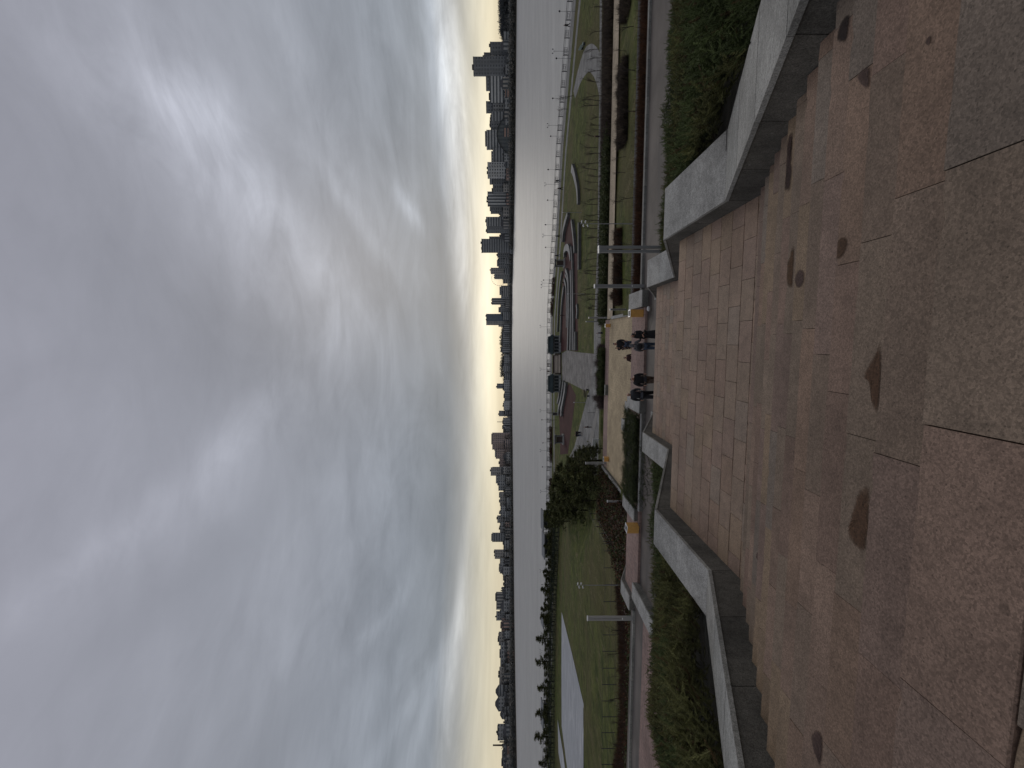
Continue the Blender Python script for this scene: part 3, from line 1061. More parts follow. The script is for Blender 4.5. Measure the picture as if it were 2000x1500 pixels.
def right_keep(p, q):
    X = p * CF + q * SF
    Y = -p * SF + q * CF
    return Y > 1.5 and (X / Y < 1.0 or (X / Y < 2.2 and math.sin(p * 91 + q * 57) > .1)) and q < 23.3 + .6 * math.sin(p * .9)
def left_keep(p, q):
    X = p * CF + q * SF
    Y = -p * SF + q * CF
    if Y < 1.5 or X / Y < -2.2:
        return False
    # the bed ends on a slanting stone strip by the road
    return q < 23.6 + (p + 5) * .25 + .5 * math.sin(p * 1.4) and p > -14.9
juniper_bed('juniper_groundcover', 'dark green spreading juniper on the bank above the road', 3.25, 21, 2.6, 24, 80, 21, bed_D, right_keep)
juniper_bed('juniper_groundcover', 'dense olive green spreading juniper beside the lower parapet', -14.9, -4.6, 3, 24.5, 96, 22, bed_D, left_keep)

def blob_template(seed, n=7, w=.5):
    r = np.random.RandomState(seed)
    V, T = [], []
    for k in range(n):
        a = r.normal(size=3) * .38
        d1 = r.normal(size=3); d1 /= np.linalg.norm(d1)
        d2 = np.cross(d1, r.normal(size=3)); d2 /= np.linalg.norm(d2)
        i = len(V)
        V.extend([a - d1 * w * .5, a + d2 * w * .28, a + d1 * w * .5, a - d2 * w * .28])
        T.extend([[i, i + 1, i + 2], [i, i + 2, i + 3]])
    return np.array(V), np.array(T)
BLOBS = [blob_template(s) for s in range(5)]
NEEDLE = [spray_template(40 + s, 7) for s in range(4)]
def twig_template(seed, n=9):
    r = np.random.RandomState(seed)
    V, T = [], []
    for k in range(n):
        a = np.array([r.uniform(-.2, .2), r.uniform(-.2, .2), 0])
        d = np.array([r.uniform(-.5, .5), r.uniform(-.5, .5), 1.0]) * r.uniform(.6, 1.1)
        sd = np.cross(d, r.normal(size=3)); sd = sd / np.linalg.norm(sd) * .022
        i = len(V)
        V.extend([a - sd, a + sd, a + d])
        T.append([i, i + 1, i + 2])
        b = a + d * r.uniform(.3, .6)
        d2 = d * .5 + r.uniform(-.4, .4, 3)
        i = len(V)
        V.extend([b - sd * .8, b + sd * .8, b + d2])
        T.append([i, i + 1, i + 2])
    return np.array(V), np.array(T)
TWIGS = [twig_template(s) for s in range(5)]

def cover(name, label, spots, h, dens_scale, temps, cols, m, size=(.3, .6), kind='stuff', flatrot=False, seed=5):
    """low planting: spots = list of (x, y, z) on the ground"""
    r = np.random.RandomState(seed)
    xf, tints = [], []
    for (x, y, z) in spots:
        for k in range(dens_scale):
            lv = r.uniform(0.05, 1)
            s = r.uniform(*size)
            rx = r.uniform(-.35, .35) if flatrot else r.uniform(0, 6)
            xf.append((r.randint(len(temps)), rotm(rx, r.uniform(-.35, .35) if flatrot else r.uniform(0, 6), r.uniform(0, 6.3), s,
                      (x + r.normal() * .25, y + r.normal() * .25, z + (0 if flatrot else h * lv)))))
            c = np.array(cols[r.randint(len(cols))])
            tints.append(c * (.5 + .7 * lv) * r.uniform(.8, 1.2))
    o = scatter(name, temps, xf, tints, m, kind=kind)
    tag(o, label)
    return o
def area(p0, p1, q0, q1, n, seed, keep=None):
    r = np.random.RandomState(seed)
    out = []
    for i in range(n):
        p, q = r.uniform(p0, p1), r.uniform(q0, q1)
        if keep and not keep(p, q):
            continue
        v = S(p, q, hD(p, q))
        out.append(tuple(v))
    return out
RUST = [(0.085, 0.036, 0.019), (0.064, 0.029, 0.017), (0.105, 0.052, 0.025), (0.05, 0.03, 0.018)]
DKG = [(0.040, 0.052, 0.018), (0.050, 0.060, 0.021), (0.064, 0.068, 0.026)]
BARE = [(0.095, 0.072, 0.055), (0.07, 0.054, 0.044), (0.135, 0.105, 0.075), (0.055, 0.044, 0.037)]
cover('barberry_shrubbery', 'rust red low shrubs on the bank just past the road', area(3.0, 44, 31.5, 41.2, 2600, 31), .55, 7, TWIGS, RUST, M['twig'], (.45, .8), flatrot=True)
cover('bank_shrubbery', 'dark leafless shrubs on the slope below the sand path', area(2.8, 75, 60.2, 76, 3200, 32, lambda p, q: not (p < 26 and q < 72)), .6, 6, TWIGS, BARE, M['twig'], (.8, 1.3), flatrot=True)
cover('evergreen_shrubbery', 'dark green low evergreens on the slope beside the plaza\'s far end', area(3.0, 27, 60.4, 72, 1500, 33), .8, 8, BLOBS, DKG, M['leaf'], (.3, .6))
cover('rust_shrubbery', 'dark red brown shrubs along the lawn edge beyond the pink pavement', area(-70, CP0 - .6, 38, 48.5, 3000, 34, lambda p, q: q < 46.5 + 2 * math.sin(p * .2) or p > -24), .5, 5, TWIGS, RUST + BARE[:2], M['twig'], (.4, .8), flatrot=True)
cover('leafy_shrubbery', 'dark green and brown bushes on the slope next to the plaza wall', area(-25, CP0 - .6, 38, 62, 900, 35), .7, 8, BLOBS, DKG + RUST + BARE[:1], M['leaf'], (.3, .6))
cover('road_edge_shrubbery', 'dark low planting along the kerb behind the double pylon', area(-70, CP0 - .6, 29.5, 34, 900, 36), .25, 6, BLOBS, DKG + RUST[:1], M['leaf'], (.2, .45))

def hedge(name, label, p0, p1, q0, q1, Dg, h, n, temps, cols, m, size, seed, parts=True, group=None, solid=True):
    """one clipped or loose hedge: a core of stems with leaves all over its outline"""
    r = np.random.RandomState(seed)
    base = S((p0 + p1) / 2, (q0 + q1) / 2, Dg((p0 + p1) / 2, (q0 + q1) / 2) if callable(Dg) else Dg)
    root = thing(name, label, 'hedge', base, 0, group)
    xf, tints = [], []
    for i in range(n):
        p, q = r.uniform(p0, p1), r.uniform(q0, q1)
        D = Dg(p, q) if callable(Dg) else Dg
        u = r.rand()
        hh = h * (1 + .16 * math.sin(p * 2.3 + q) + .10 * math.sin(p * 5.1) + (.22 * math.sin(p * 3.7 + 1) + .14 * math.sin(p * 8.9) if not solid else 0))
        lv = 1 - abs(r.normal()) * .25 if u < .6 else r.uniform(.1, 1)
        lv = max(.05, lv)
        if u > .6:
            if r.rand() < .5:
                q = q0 + abs(r.normal()) * .08
            else:
                q = q1 - abs(r.normal()) * .08
        loc = S(p, q, D - hh * lv)
        xf.append((r.randint(len(temps)), rotm(r.uniform(-.5, .5) if temps is TWIGS else r.uniform(0, 6), r.uniform(-.5, .5), r.uniform(0, 6.3), r.uniform(*size), tuple(loc - (Vector((0, 0, h * .5)) if temps is TWIGS else Vector((0, 0, 0)))))))
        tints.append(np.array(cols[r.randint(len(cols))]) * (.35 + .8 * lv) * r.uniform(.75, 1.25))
    scatter('foliage', temps, xf, tints, m, root, base)
    if solid:
        mb = MB()
        for i in range(max(2, int((p1 - p0) / 1.2))):
            pa = p0 + .25 + (p1 - p0 - .5) * i / max(2, int((p1 - p0) / 1.2))
            pb = p0 + .25 + (p1 - p0 - .5) * (i + .92) / max(2, int((p1 - p0) / 1.2))
            D = Dg((pa + pb) / 2, (q0 + q1) / 2) if callable(Dg) else Dg
            w_ = min(.3, (q1 - q0) * .3)
            block(mb, pa, pb, q0 + w_, q1 - w_, D - h * .7, D + .3, (.5, .5, .5))
        o = mb.build('stems', M['soil'], None, base=base)
        o.parent = root
        o.location = (0, 0, 0)
    return root
GREEN = [(0.050, 0.062, 0.020), (0.040, 0.054, 0.018), (0.062, 0.070, 0.024), (0.034, 0.044, 0.014)]
hedge('juniper_hedge', 'long clipped green juniper hedge behind the kerb wall beside the road', -10.2, -4.4, 26.75, 29.1, 8.05, .42, 5200, NEEDLE, GREEN, M['juniper'], (.16, .34), 51)
hedge('box_hedge', 'dark green box hedge on the plaza\'s far edge below bare pinkish shrubs', -7.4, 0.1 - 1.2, 61.0, 63.2, 13.6, .75, 3600, BLOBS, DKG + GREEN, M['leaf'], (.18, .36), 52)
hedge('bare_hedge', 'row of bare pinkish brown shrubs behind the box hedge', -9.6, -.8, 63.6, 65.4, 14.1, 1.0, 1500, TWIGS, [(0.13, 0.098, 0.088), (0.10, 0.075, 0.066), (0.085, 0.06, 0.05)], M['twig'], (.6, 1.0), 53, solid=False)
hg = 'hedges beside the sand path'
hedge('bare_hedge', 'clipped dark hedge at the photo\'s very top beside the sand path', 34.5, 48, 50.6, 53, hD, .8, 2300, TWIGS, BARE, M['twig'], (.4, .8), 54, group=hg, solid=False)
hedge('bare_hedge', 'clipped bare hedge between sand path and grass behind the upper saplings', 21.5, 30, 50.8, 53.2, hD, .75, 2000, TWIGS, BARE, M['twig'], (.4, .8), 55, group=hg, solid=False)
hedge('bare_hedge', 'loose brown hedge beside the plaza end of the sand path', 4.2, 12.5, 51.6, 53.6, hD, .75, 2000, TWIGS, BARE + RUST, M['twig'], (.4, .8), 56, group=hg, solid=False)
hedge('juniper_tuft', 'small juniper clump tucked behind the lower parapet near the road', -7.6, -4.7, 15.5, 20.5, lambda p, q: bed_D(p, q), .5, 1600, NEEDLE, GREEN, M['juniper'], (.2, .45), 57, solid=False)

# ------------------------------------------------------------------ trees
def bare_tree_mesh(seed, h=3.0, spread=.5):
    r = random.Random(seed)
    mb = MB()
    def grow(p, d, L, rad, lvl):
        n = 3
        pts, rr = [p], [rad]
        for i in range(n):
            d = (d + Vector((r.uniform(-.12, .12), r.uniform(-.12, .12), .05))).normalized()
            p = p + d * L / n
            pts.append(p)
            rr.append(rad * (1 - .45 * (i + 1) / n))
        mb2 = trunk if lvl == 0 else mb
        mb2.tube(pts, rr, 5 if lvl == 0 else 3, (1, 1, 1), cap=False)
        if lvl < 3:
            kids = 6 if lvl == 0 else 4
            for k in range(kids):
                t = r.uniform(.35, 1) if lvl == 0 else r.uniform(.3, 1)
                i = min(n - 1, int(t * n))
                o = pts[i].lerp(pts[i + 1], t * n - i)
                a = r.uniform(0, 6.28)
                dd = (d * r.uniform(.9, 1.5) + Vector((math.cos(a), math.sin(a), r.uniform(-.1, .5))) * spread * 1.2).normalized()
                grow(o, dd, L * r.uniform(.42, .62), rr[i] * .5, lvl + 1)
    trunk = MB()
    grow(Vector((0, 0, -.1)), Vector((0, 0, 1)), h * .62, .05 * h / 3, 0)
    return trunk, mb
M['branch'] = mat('bare_branches', color=(0.045, 0.034, 0.028), rough=0.95)
BT = []
for s in range(5):
    BT.append(bare_tree_mesh(100 + s))
def make_bare(i, loc, label, scale, rz, group):
    if len(bare_src) <= i:
        return None
bare_src = []
def bare_tree(loc, k, label, scale, rz, group):
    if k >= len(bare_src) or bare_src[k] is None:
        while len(bare_src) <= k:
            bare_src.append(None)
        root = thing('bare_tree', label, 'tree', loc, rz, group)
        root.scale = (scale,) * 3
        BT[k][0].build('trunk', M['bark'], root, smooth=True)
        BT[k][1].build('branches', M['branch'], root)
        bare_src[k] = root
        return root
    return dup(bare_src[k], loc, rz, scale, label, group)
ROWA = [(1228, 38, 28), (1241, 52, 43), (1225, 100, 26), (1243, 138, 53), (1225, 162, 30), (1245, 218, 50), (1222, 280, 28), (1222, 306, 30), (1222, 337, 30),
        (1237, 386, 40), (1217, 394, 30), (1213, 455, 22), (1235, 477, 36), (1232, 509, 34), (1240, 549, 44)]
for i, (x, y, px) in enumerate(ROWA):
    g = on_ground(x, y)
    h = px / F * g.y
    bare_tree(g, i % 5, f'bare sapling by the sand path, {nth(i)} from the photo\'s upper edge', max(.55, h / 3.0), i * 1.7, 'bare saplings by the sand path')
ys = [14, 60, 96, 113, 137, 160, 186, 197, 205, 228, 244, 254, 268, 288, 300, 318, 332, 345, 356, 372, 388, 400, 418, 431, 447, 464, 492, 505, 520, 528, 536, 560, 575, 584, 597, 604]
for i, y in enumerate(ys):
    x = 1177 - (i * 37 % 11) + (4 if y < 260 else 0) - 2
    g = on_ground(x, y)
    h = (30 + (i * 53 % 17)) / F * g.y
    bare_tree(g, (i * 3 + 1) % 5, f'small bare tree on the lower lawn, {nth(i)} from the photo\'s upper edge', h / 3.0, i * 2.3, 'bare trees on the lower lawn')
LEFTB = [(1221, 1231, 43), (1215, 1275, 38), (1213, 1320, 26), (1213, 1364, 38), (1213, 1410, 28), (1216, 1455, 30)]
for i, (x, y, px) in enumerate(LEFTB):
    g = on_ground(x, y)
    bare_tree(g, (i * 2) % 5, f'bare young tree before the wire fence, {nth(i)} beyond the double pylon', px / F * g.y / 3.0, i * 1.1, 'bare young trees before the wire fence')
for i, (x, y, px) in enumerate([(1121, 187, 30), (1110, 213, 24), (1079, 966 - 14, 14), (1087, 836, 20), (1088, 820, 22), (1085, 806, 14)]):
    g = at(x, y, E)
    bare_tree(g, (i + 2) % 5, f'bushy bare tree near the promenade, {nth(i)} from the photo\'s upper edge' if i < 2 else f'leafless tree against the rail, {nth(i - 2)} of four near the far kiosk',
              px / F * g.y / 2.6, i, None)

def pine_mesh(seed, h=7.0, w=2.2, cone=0.55, dens=1.0):
    r = np.random.RandomState(seed)
    trunk = MB()
    pts = [Vector((0, 0, -.2)), Vector((r.uniform(-.1, .1), r.uniform(-.1, .1), h * .4)), Vector((r.uniform(-.15, .15), r.uniform(-.15, .15), h * .95))]
    trunk.tube(pts, [h * .022, h * .016, h * .004], 6)
    for k in range(14):
        t = .22 + .7 * k / 14
        a = k * 2.4
        R_ = w * (1 - t) ** .7 * r.uniform(.6, 1)
        o = Vector((0, 0, h * t))
        trunk.tube([o, o + Vector((math.cos(a) * R_, math.sin(a) * R_, R_ * .25))], [h * .007, h * .002], 3)
    xf, tints = [], []
    n_wh = 19
    for k in range(n_wh):
        t = .18 + .82 * (k + r.rand()) / n_wh
        a = r.uniform(0, 6.28)
        Rm = w * ((1 - t) ** cone) * r.uniform(.55, 1.1) + .15
        cen = np.array([math.cos(a) * Rm * .62, math.sin(a) * Rm * .62, h * t])
        for j in range(int(54 * dens)):
            d = r.normal(size=3) * np.array([.36, .36, .15]) * (Rm * .70 + .25)
            pos = cen + d
            xf.append((r.randint(4), rotm(r.uniform(-.6, .6), r.uniform(-.9, .3), r.uniform(0, 6.3), r.uniform(.32, .62) * h / 7, pos)))
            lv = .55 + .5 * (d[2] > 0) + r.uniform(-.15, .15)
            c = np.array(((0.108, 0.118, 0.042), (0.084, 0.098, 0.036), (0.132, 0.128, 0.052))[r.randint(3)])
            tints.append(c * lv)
    return trunk, xf, tints
PT = [pine_mesh(200 + s, 7.0, 2.0 + .35 * (s % 3), (.55, .8, .45, .65)[s % 4]) for s in range(4)]
NEEDLE2 = [spray_template(60 + s, 5) for s in range(4)]
def fat(tm, k):
    V, T = tm
    V = V.copy()
    for t in T:
        mid = (V[t[0]] + V[t[1]]) / 2
        V[t[0]] = mid + (V[t[0]] - mid) * k
        V[t[1]] = mid + (V[t[1]] - mid) * k
    return V, T
NEEDLE2 = [fat(t, 6.5) for t in NEEDLE2]
pine_src = {}
def pine(loc, k, label, scale, rz, group, name='pine_tree'):
    if k not in pine_src:
        root = thing(name, label, 'tree', loc, rz, group)
        root.scale = scale if hasattr(scale, '__len__') else (scale,) * 3
        PT[k][0].build('trunk', M['bark'], root, smooth=True)
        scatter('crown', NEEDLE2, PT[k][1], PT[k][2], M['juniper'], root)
        pine_src[k] = root
        return root
    return dup(pine_src[k], loc, rz, scale, label, group)
# the row along the river side of the lawn (photo row, top of crown, base)
ROWP = [(992, 1068, 1095), (1008, 1062, 1095), (1023, 1070, 1093), (1039, 1070, 1091), (1057, 1071, 1090), (1075, 1070, 1090), (1092, 1070, 1089), (1108, 1070, 1088), (1124, 1062, 1087), (1142, 1064, 1086), (1162, 1064, 1085), (1181, 1062, 1084), (1214, 1062, 1083), (1234, 1062, 1083), (1258, 1064, 1082), (1280, 1062, 1082), (1304, 1062, 1082), (1331, 1064, 1082), (1356, 1062, 1081), (1381, 1062, 1081), (1406, 1064, 1081), (1429, 1062, 1081), (1452, 1064, 1081), (1478, 1064, 1081), (1000, 1063, 1092), (1015, 1066, 1094), (1030, 1064, 1090), (1048, 1068, 1090), (1066, 1062, 1088), (1084, 1065, 1090), (1100, 1066, 1088), (1116, 1060, 1088), (1132, 1066, 1087), (1152, 1056, 1086),
        (1172, 1064, 1085), (1190, 1056, 1084), (1205, 1055, 1084), (1222, 1064, 1083), (1247, 1047, 1082), (1268, 1064, 1082), (1291, 1046, 1082), (1318, 1063, 1081), (1344, 1050, 1082), (1368, 1066, 1081), (1395, 1046, 1081), (1418, 1064, 1081),
        (1440, 1044, 1081), (1465, 1062, 1081), (1490, 1052, 1081)]
ROWP.sort()
for i, (y, top, bx) in enumerate(ROWP):
    g = on_ground(bx, y)
    h = (bx - top) / F * g.y
    pine(g, i % 4, f'dark pine on the lawn\'s river side, {nth(len(ROWP) - 1 - i)} from the photo\'s lower edge', (h / 7 * (1.35 if bx - top > 25 else 2.3), h / 7 * 1.5, h / 7.1), i * 1.9, 'pines on the river side of the lawn')
CLUST = [(1178, 876, 1150), (1182, 940, 1128), (1172, 978, 1120), (1152, 996, 1092), (1126, 1004, 1080), (1112, 1018, 1076), (1172, 884, 1122), (1176, 899, 1108), (1168, 915, 1090), (1180, 922, 1100), (1160, 934, 1082), (1150, 948, 1078), (1166, 958, 1092), (1140, 966, 1074), (1130, 978, 1076), (1122, 990, 1076), (1108, 985, 1068)]
for i, (bx, y, top) in enumerate(CLUST):
    g = on_ground(bx, y)
    h = (bx - top) / F * g.y
    pine(g, (i + 1) % 4, f'big dense pine beyond the plaza corner, {nth(i)} counted from the wide park path', (h / 7 * 1.5, h / 7 * 1.5, h / 7), i * 1.3, 'dense pines beyond the plaza corner')
# ------------------------------------------------------------------ street furniture
M['steel'] = mat('brushed_steel', color=(0.30, 0.30, 0.295), rough=0.55, metal=0.3)
M['white_cap'] = mat('white_lamp_glass', color=(0.75, 0.75, 0.74), rough=0.4)
M['dark_metal'] = mat('dark_metal', color=(0.03, 0.032, 0.035), rough=0.6)
M['grey_metal'] = mat('grey_metal', color=(0.13, 0.135, 0.14), rough=0.6)
def f_yellow(nt, b, tc, geo, tint):
    n = nt.mapr(nt.noise(geo, 6, 4, 0.6), 0.3, 0.7, 0.85, 1.1)
    s = nt.new('ShaderNodeVectorMath', operation='SCALE')
    nt.set(s.inputs[0], (0.62, 0.33, 0.085))
    nt.l.new(n, s.inputs['Scale'])
    nt.l.new(s.outputs[0], b.inputs['Base Color'])
    b.inputs['Roughness'].default_value = 0.6
M['yellow'] = mat('ochre_paint', f_yellow)
M['black_void'] = mat('bin_opening', color=(0.01, 0.011, 0.013), rough=0.9)

def on(root, mb, name, m, smooth=False):
    return mb.build(name, m, root, smooth=smooth)

def pylon(loc, label, h=2.9, w=.36, solid=.62, rz=0.0, group='steel double light pylons'):
    root = thing('light_pylon', label, 'lamp post', loc, rz, group)
    a = MB()
    for sgn in (-1, 1):
        a = MB()
        a.box((sgn * (w / 2 - .055), 0, 0.0), .11, .12, h - .12)
        on(root, a, 'post', M['steel'])
    c = MB()
    c.box((0, 0, h - .12 + .002), w + .01, .13, .10)
    c.box((0, 0, h - .38), w * .36, .08, .26)
    on(root, c, 'head', M['steel'])
    c = MB()
    c.box((0, 0, h - .015), w + .03, .15, .05)
    on(root, c, 'lamp_cap', M['white_cap'])
    if solid:
        c = MB()
        c.box((0, -.012, 0), w * .46, .10, solid)
        on(root, c, 'base_panel', M['steel'])
        c = MB()
        c.box((0, -.012, solid + .002), w * .5, .11, .05)
        on(root, c, 'base_cap', M['white_cap'])
    return root
pylon(at(1297, 487, 7.05), 'tall steel double pylon rising behind the corner of the upper parapet', 2.92, .30, 0.0)
pylon(at(1258, 559, 8.2), 'steel double pylon with solid foot behind the short granite block', 2.95, .20, .7)
pylon(at(1236, 1207.5, 8.08), 'steel double pylon with solid foot at the end of the pink pavement', 2.9, .27, .65)
pylon(at(1220, 979, 13.0), 'small steel pylon standing behind the plaza\'s low wall', 1.9, .22, 0.0)
pylon(at(1184, 904.5, 13.35), 'small steel pylon beside a yellow bin at the plaza\'s far corner', 2.75, .30, .35)
pylon(at(1190, 620.5, 13.6), 'small steel pylon on the plaza\'s far edge above a yellow bin', 2.7, .20, .6)
pylon(at(1172, 628, 17.4), 'little distant steel pylon seen on the lower path near the lawn corner', 2.6, .22, .0)
pylon(at(1229, 604.5, 13.2), 'slim steel pylon by the grass, close behind the near yellow bin', 2.05, .18, .0)

def bin_(loc, label, w, h, rz=0.0):
    root = thing('litter_bin', label, 'litter bin', loc, rz, 'yellow litter bins')
    b = MB()
    t = .03
    b.box((0, 0, 0.02), w, w, h - .04)
    o = on(root, b, 'bin_body', M['yellow'])
    b = MB()
    # white rim round a dark opening, the top tilted towards the front
    for (x, y, sx_, sy_) in ((0, -w / 2 + t, w + .02, t * 2), (0, w / 2 - t, w + .02, t * 2), (-w / 2 + t, 0, t * 2, w - 4 * t), (w / 2 - t, 0, t * 2, w - 4 * t)):
        b.box((x, y, h - .018), sx_, sy_, .03)
    on(root, b, 'rim', M['white_cap'])
    b = MB()
    b.box((0, 0, h - .0195), w - 4 * t, w - 4 * t, .012)
    on(root, b, 'opening', M['black_void'])
    b = MB()
    b.box((0, 0, 0), w * .9, w * .9, .02)
    on(root, b, 'plinth', M['dark_metal'])
    return root
bin_(at(1255.5, 612, 8.05), 'near yellow litter bin with white rim beside the short granite block', .43, .80, -PHI)
bin_(at(1246.5, 1031, 8.05), 'yellow litter bin on the pink pavement next to the road, past the hedge', .46, .74, -PHI - .25)
bin_(at(1192, 636, 13.29), 'yellow litter bin at the plaza\'s far edge under a steel pylon', .42, .66, -PHI)
bin_(at(1188.5, 896.5, 13.29), 'yellow litter bin in the plaza corner beside the dense pines', .55, .66, -PHI)

# promenade lamps
LM = {}
def lamp(kind, loc, rz, label, h, group):
    if kind not in LM:
        root = thing('promenade_lamp', label, 'street lamp', loc, rz, group)
        a = MB()
        a.tube([(0, 0, 0), (0, 0, .5), (0, 0, 4.0)], [.07, .045, .035], 6)
        on(root, a, 'pole', M['grey_metal'])
        if kind == 'double':
            a = MB()
            for sgn in (-1, 1):
                a.tube([(0, 0, 3.7), (sgn * .3, 0, 3.75), (sgn * .48, 0, 3.95)], [.03, .03, .03], 5)
            on(root, a, 'bracket', M['grey_metal'])
            for sgn in (-1, 1):
                a = MB()
                a.tube([(sgn * .48, 0, 3.95), (sgn * .48, 0, 4.02), (sgn * .48, 0, 4.2), (sgn * .48, 0, 4.27)], [.06, .15, .13, .04], 8)
                on(root, a, 'lantern', M['grey_metal'], True)
        else:
            a = MB()
            a.tube([(0, 0, 3.95), (0, 0, 4.02), (0, 0, 4.22), (0, 0, 4.38), (0, 0, 4.44)], [.05, .19, .23, .14, .03], 8)
            on(root, a, 'lantern', M['dark_metal'], True)
        root.scale = (1, 1, h / 4.3)
        LM[kind] = root
        return root
    return dup(LM[kind], loc, rz, (1.0, 1.0, h / 4.3), label, group)
LAMPS = [(22, 's', 1092, 1121), (100, 'd', 1078, 1104), (114, 's', 1086, 1113), (192, 's', 1079, 1107), (245, 'd', 1068, 1090), (266, 's', 1075, 1100), (331, 's', 1070, 1093), (360, 'd', 1063, 1084), (391, 's', 1069, 1092),
         (439, 's', 1065, 1088), (460, 'd', 1059, 1082), (483, 's', 1065, 1086), (547, 's', 1061, 1083), (553, 'd', 1057, 1080), (559, 'd', 1056, 1078), (638, 'd', 1054, 1077), (721, 'd', 1054, 1077), (802, 'd', 1054, 1077), (820, 's', 1058, 1079),
         (865, 's', 1060, 1080), (880, 'd', 1054, 1077), (912, 's', 1059, 1080), (960, 'd', 1055, 1077), (1115, 'd', 1054, 1076), (1142, 's', 1060, 1078), (1271, 'd', 1058, 1078)]
dn = sn = 0
for y, k, top, bx in LAMPS:
    off = 1.6 if k == 'd' else 8.6
    v, ang = bank_at(y, off)
    h = max(3.6, E + (990 - top) / F * v.y)
    if k == 'd':
        dn += 1
        lamp('double', (v.x, v.y, 0.02), -ang if False else ang + .4, f'two-armed promenade lamp by the railing, {nth(dn - 1)} from the photo\'s upper edge', h, 'two-armed promenade lamps')
    else:
        sn += 1
        lamp('single', (v.x, v.y, 0.02), ang, f'single-lantern lamp inside the promenade, {nth(sn - 1)} from the photo\'s upper edge', h, 'single promenade lamps')

# light masts with spot heads
def mast(loc, label, h):
    root = thing('light_mast', label, 'light mast', loc, 0, 'slender light masts')
    a = MB()
    a.tube([(0, 0, 0), (0, 0, h)], [.055, .03], 6)
    on(root, a, 'pole', M['steel'])
    for i, (z, sgn) in enumerate(((h * .97, 1), (h * .94, -1), (h * .90, 1), (h * .86, -1))):
        a = MB()
        a.tube([(0, 0, z), (sgn * .16, -.03, z + .02), (sgn * .30, -.08, z - .04)], [.02, .07, .085], 7)
        on(root, a, 'spotlight', M['white_cap'], True)
    return root
def mast_px(x, y, top, label):
    g = on_ground(x, y)
    mast(g, label, (x - top) / F * g.y)
mast_px(1238, 437, 1134, 'slender mast with white spotlights rising in front of the upper lawn')
mast_px(1217, 1143, 1126, 'slender mast with white spotlights in front of the wide lower lawn')
for x, y, top, lab in ((1136, 415, 1100, 'thin plain lamp stick beside the curved white bench'), (1145, 574, 1110, 'thin plain lamp stick in front of the seating terraces'),
                       (1144, 786, 1122, 'thin white-headed light stick on the grass triangle')):
    g = at(x, y, E)
    root = thing('light_stick', lab, 'lamp post', g)
    a = MB()
    h = (x - top) / F * g.y
    a.tube([(0, 0, 0), (0, 0, h)], [.06, .045], 6)
    on(root, a, 'pole', M['steel'])
    a = MB()
    a.tube([(0, 0, h), (0, 0, h + .2)], [.1, .08], 6)
    on(root, a, 'head', M['white_cap'])

# promenade railing
root = thing('promenade_railing', 'long dark metal railing with square grille panels along the river promenade', 'railing', (*BANK[5], 0.02))
b0 = Vector((*BANK[5], 0.02))
rails, posts, grills = MB(), [], MB()
RH = 1.45
pl = []
for (xa, ya), (xb, yb) in zip(BANK[1:], BANK[2:]):
    A, B = Vector((xa, ya, 0.02)), Vector((xb, yb, 0.02))
    d = (B - A).normalized()
    nrm = Vector((d.y, -d.x, 0)) * .35
    L = (B - A).length
    n = max(1, round(L / 2.0))
    for i in range(n):
        p = A + d * L * i / n + nrm
        q_ = A + d * L * (i + 1) / n + nrm
        pl.append((p, q_))
for i, (p, q_) in enumerate(pl):
    for z, r_ in ((RH, .075), (RH - .34, .05), (.22, .05)):
        rails.tube([p + Vector((0, 0, z)), q_ + Vector((0, 0, z))], [r_, r_], 4, cap=False)
    if i % 2 == 1:
        d = (q_ - p).normalized()
        L = (q_ - p).length
        for t0, t1, z0, z1 in ((.1, .9, .4, .4), (.1, .9, RH - .2, RH - .2), (.12, .12, .4, RH - .2), (.88, .88, .4, RH - .2), (.3, .3, .55, RH - .4), (.7, .7, .55, RH - .4), (.3, .7, .55, .55), (.3, .7, RH - .4, RH - .4), (.42, .42, .7, RH - .55), (.58, .58, .7, RH - .55)):
            grills.tube([p + d * L * t0 + Vector((0, 0, z0)), p + d * L * t1 + Vector((0, 0, z1))], [.055, .055], 4, cap=False)
M['rail'] = mat('railing_paint', color=(0.035, 0.035, 0.04), rough=0.7)
for mb_, nm in ((rails, 'rail'), (grills, 'grille')):
    o = mb_.build(nm, M['rail'], None, base=b0)
    o.parent = root
    o.location = (0, 0, 0)
pm = MB()
pm.box((0, 0, 0), .15, .15, RH)
po = pm.build('post', M['rail'], root)
vis = [p for p, q_ in pl if p.y > 60 and abs(p.x / p.y) < .95]
step = max(1, math.ceil(len(vis) / 99))
for i, p in enumerate(vis[::step]):
    if i == 0:
        po.location = p - b0
        continue
    c = po.copy()
    COL.objects.link(c)
    c.parent = root
    c.location = p - b0

# wire fence round the lawn's near side
FP = [(1169, 982), (1171, 992), (1173, 1003), (1179, 1015), (1188, 1028), (1196, 1042), (1206, 1057), (1208, 1062), (1208, 1076), (1208, 1109), (1210, 1142), (1207, 1175), (1205.5, 1207), (1205, 1240), (1204, 1272), (1204, 1305), (1203.5, 1337), (1203, 1369), (1203, 1400), (1202, 1431), (1202, 1462), (1202, 1493), (1202, 1525)]
fp = [on_ground(x, y) for x, y in FP]
root = thing('wire_fence', 'green wire fence with thin dark posts along the near side of the lawn', 'fence', fp[10])
for i, p in enumerate(fp):
    a = MB()
    a.box((0, 0, -.1), .055, .055, 1.72)
    o = a.build('fence_post', M['dark_metal'], root)
    o.location = p - fp[10]
a = MB()
for p, q_ in zip(fp, fp[1:]):
    p, q_ = p - fp[10], q_ - fp[10]
    for z in (.12, .85, 1.55):
        a.tube([p + Vector((0, 0, z)), q_ + Vector((0, 0, z))], [.012, .012], 3, cap=False)
a.build('wire', M['dark_metal'], root)
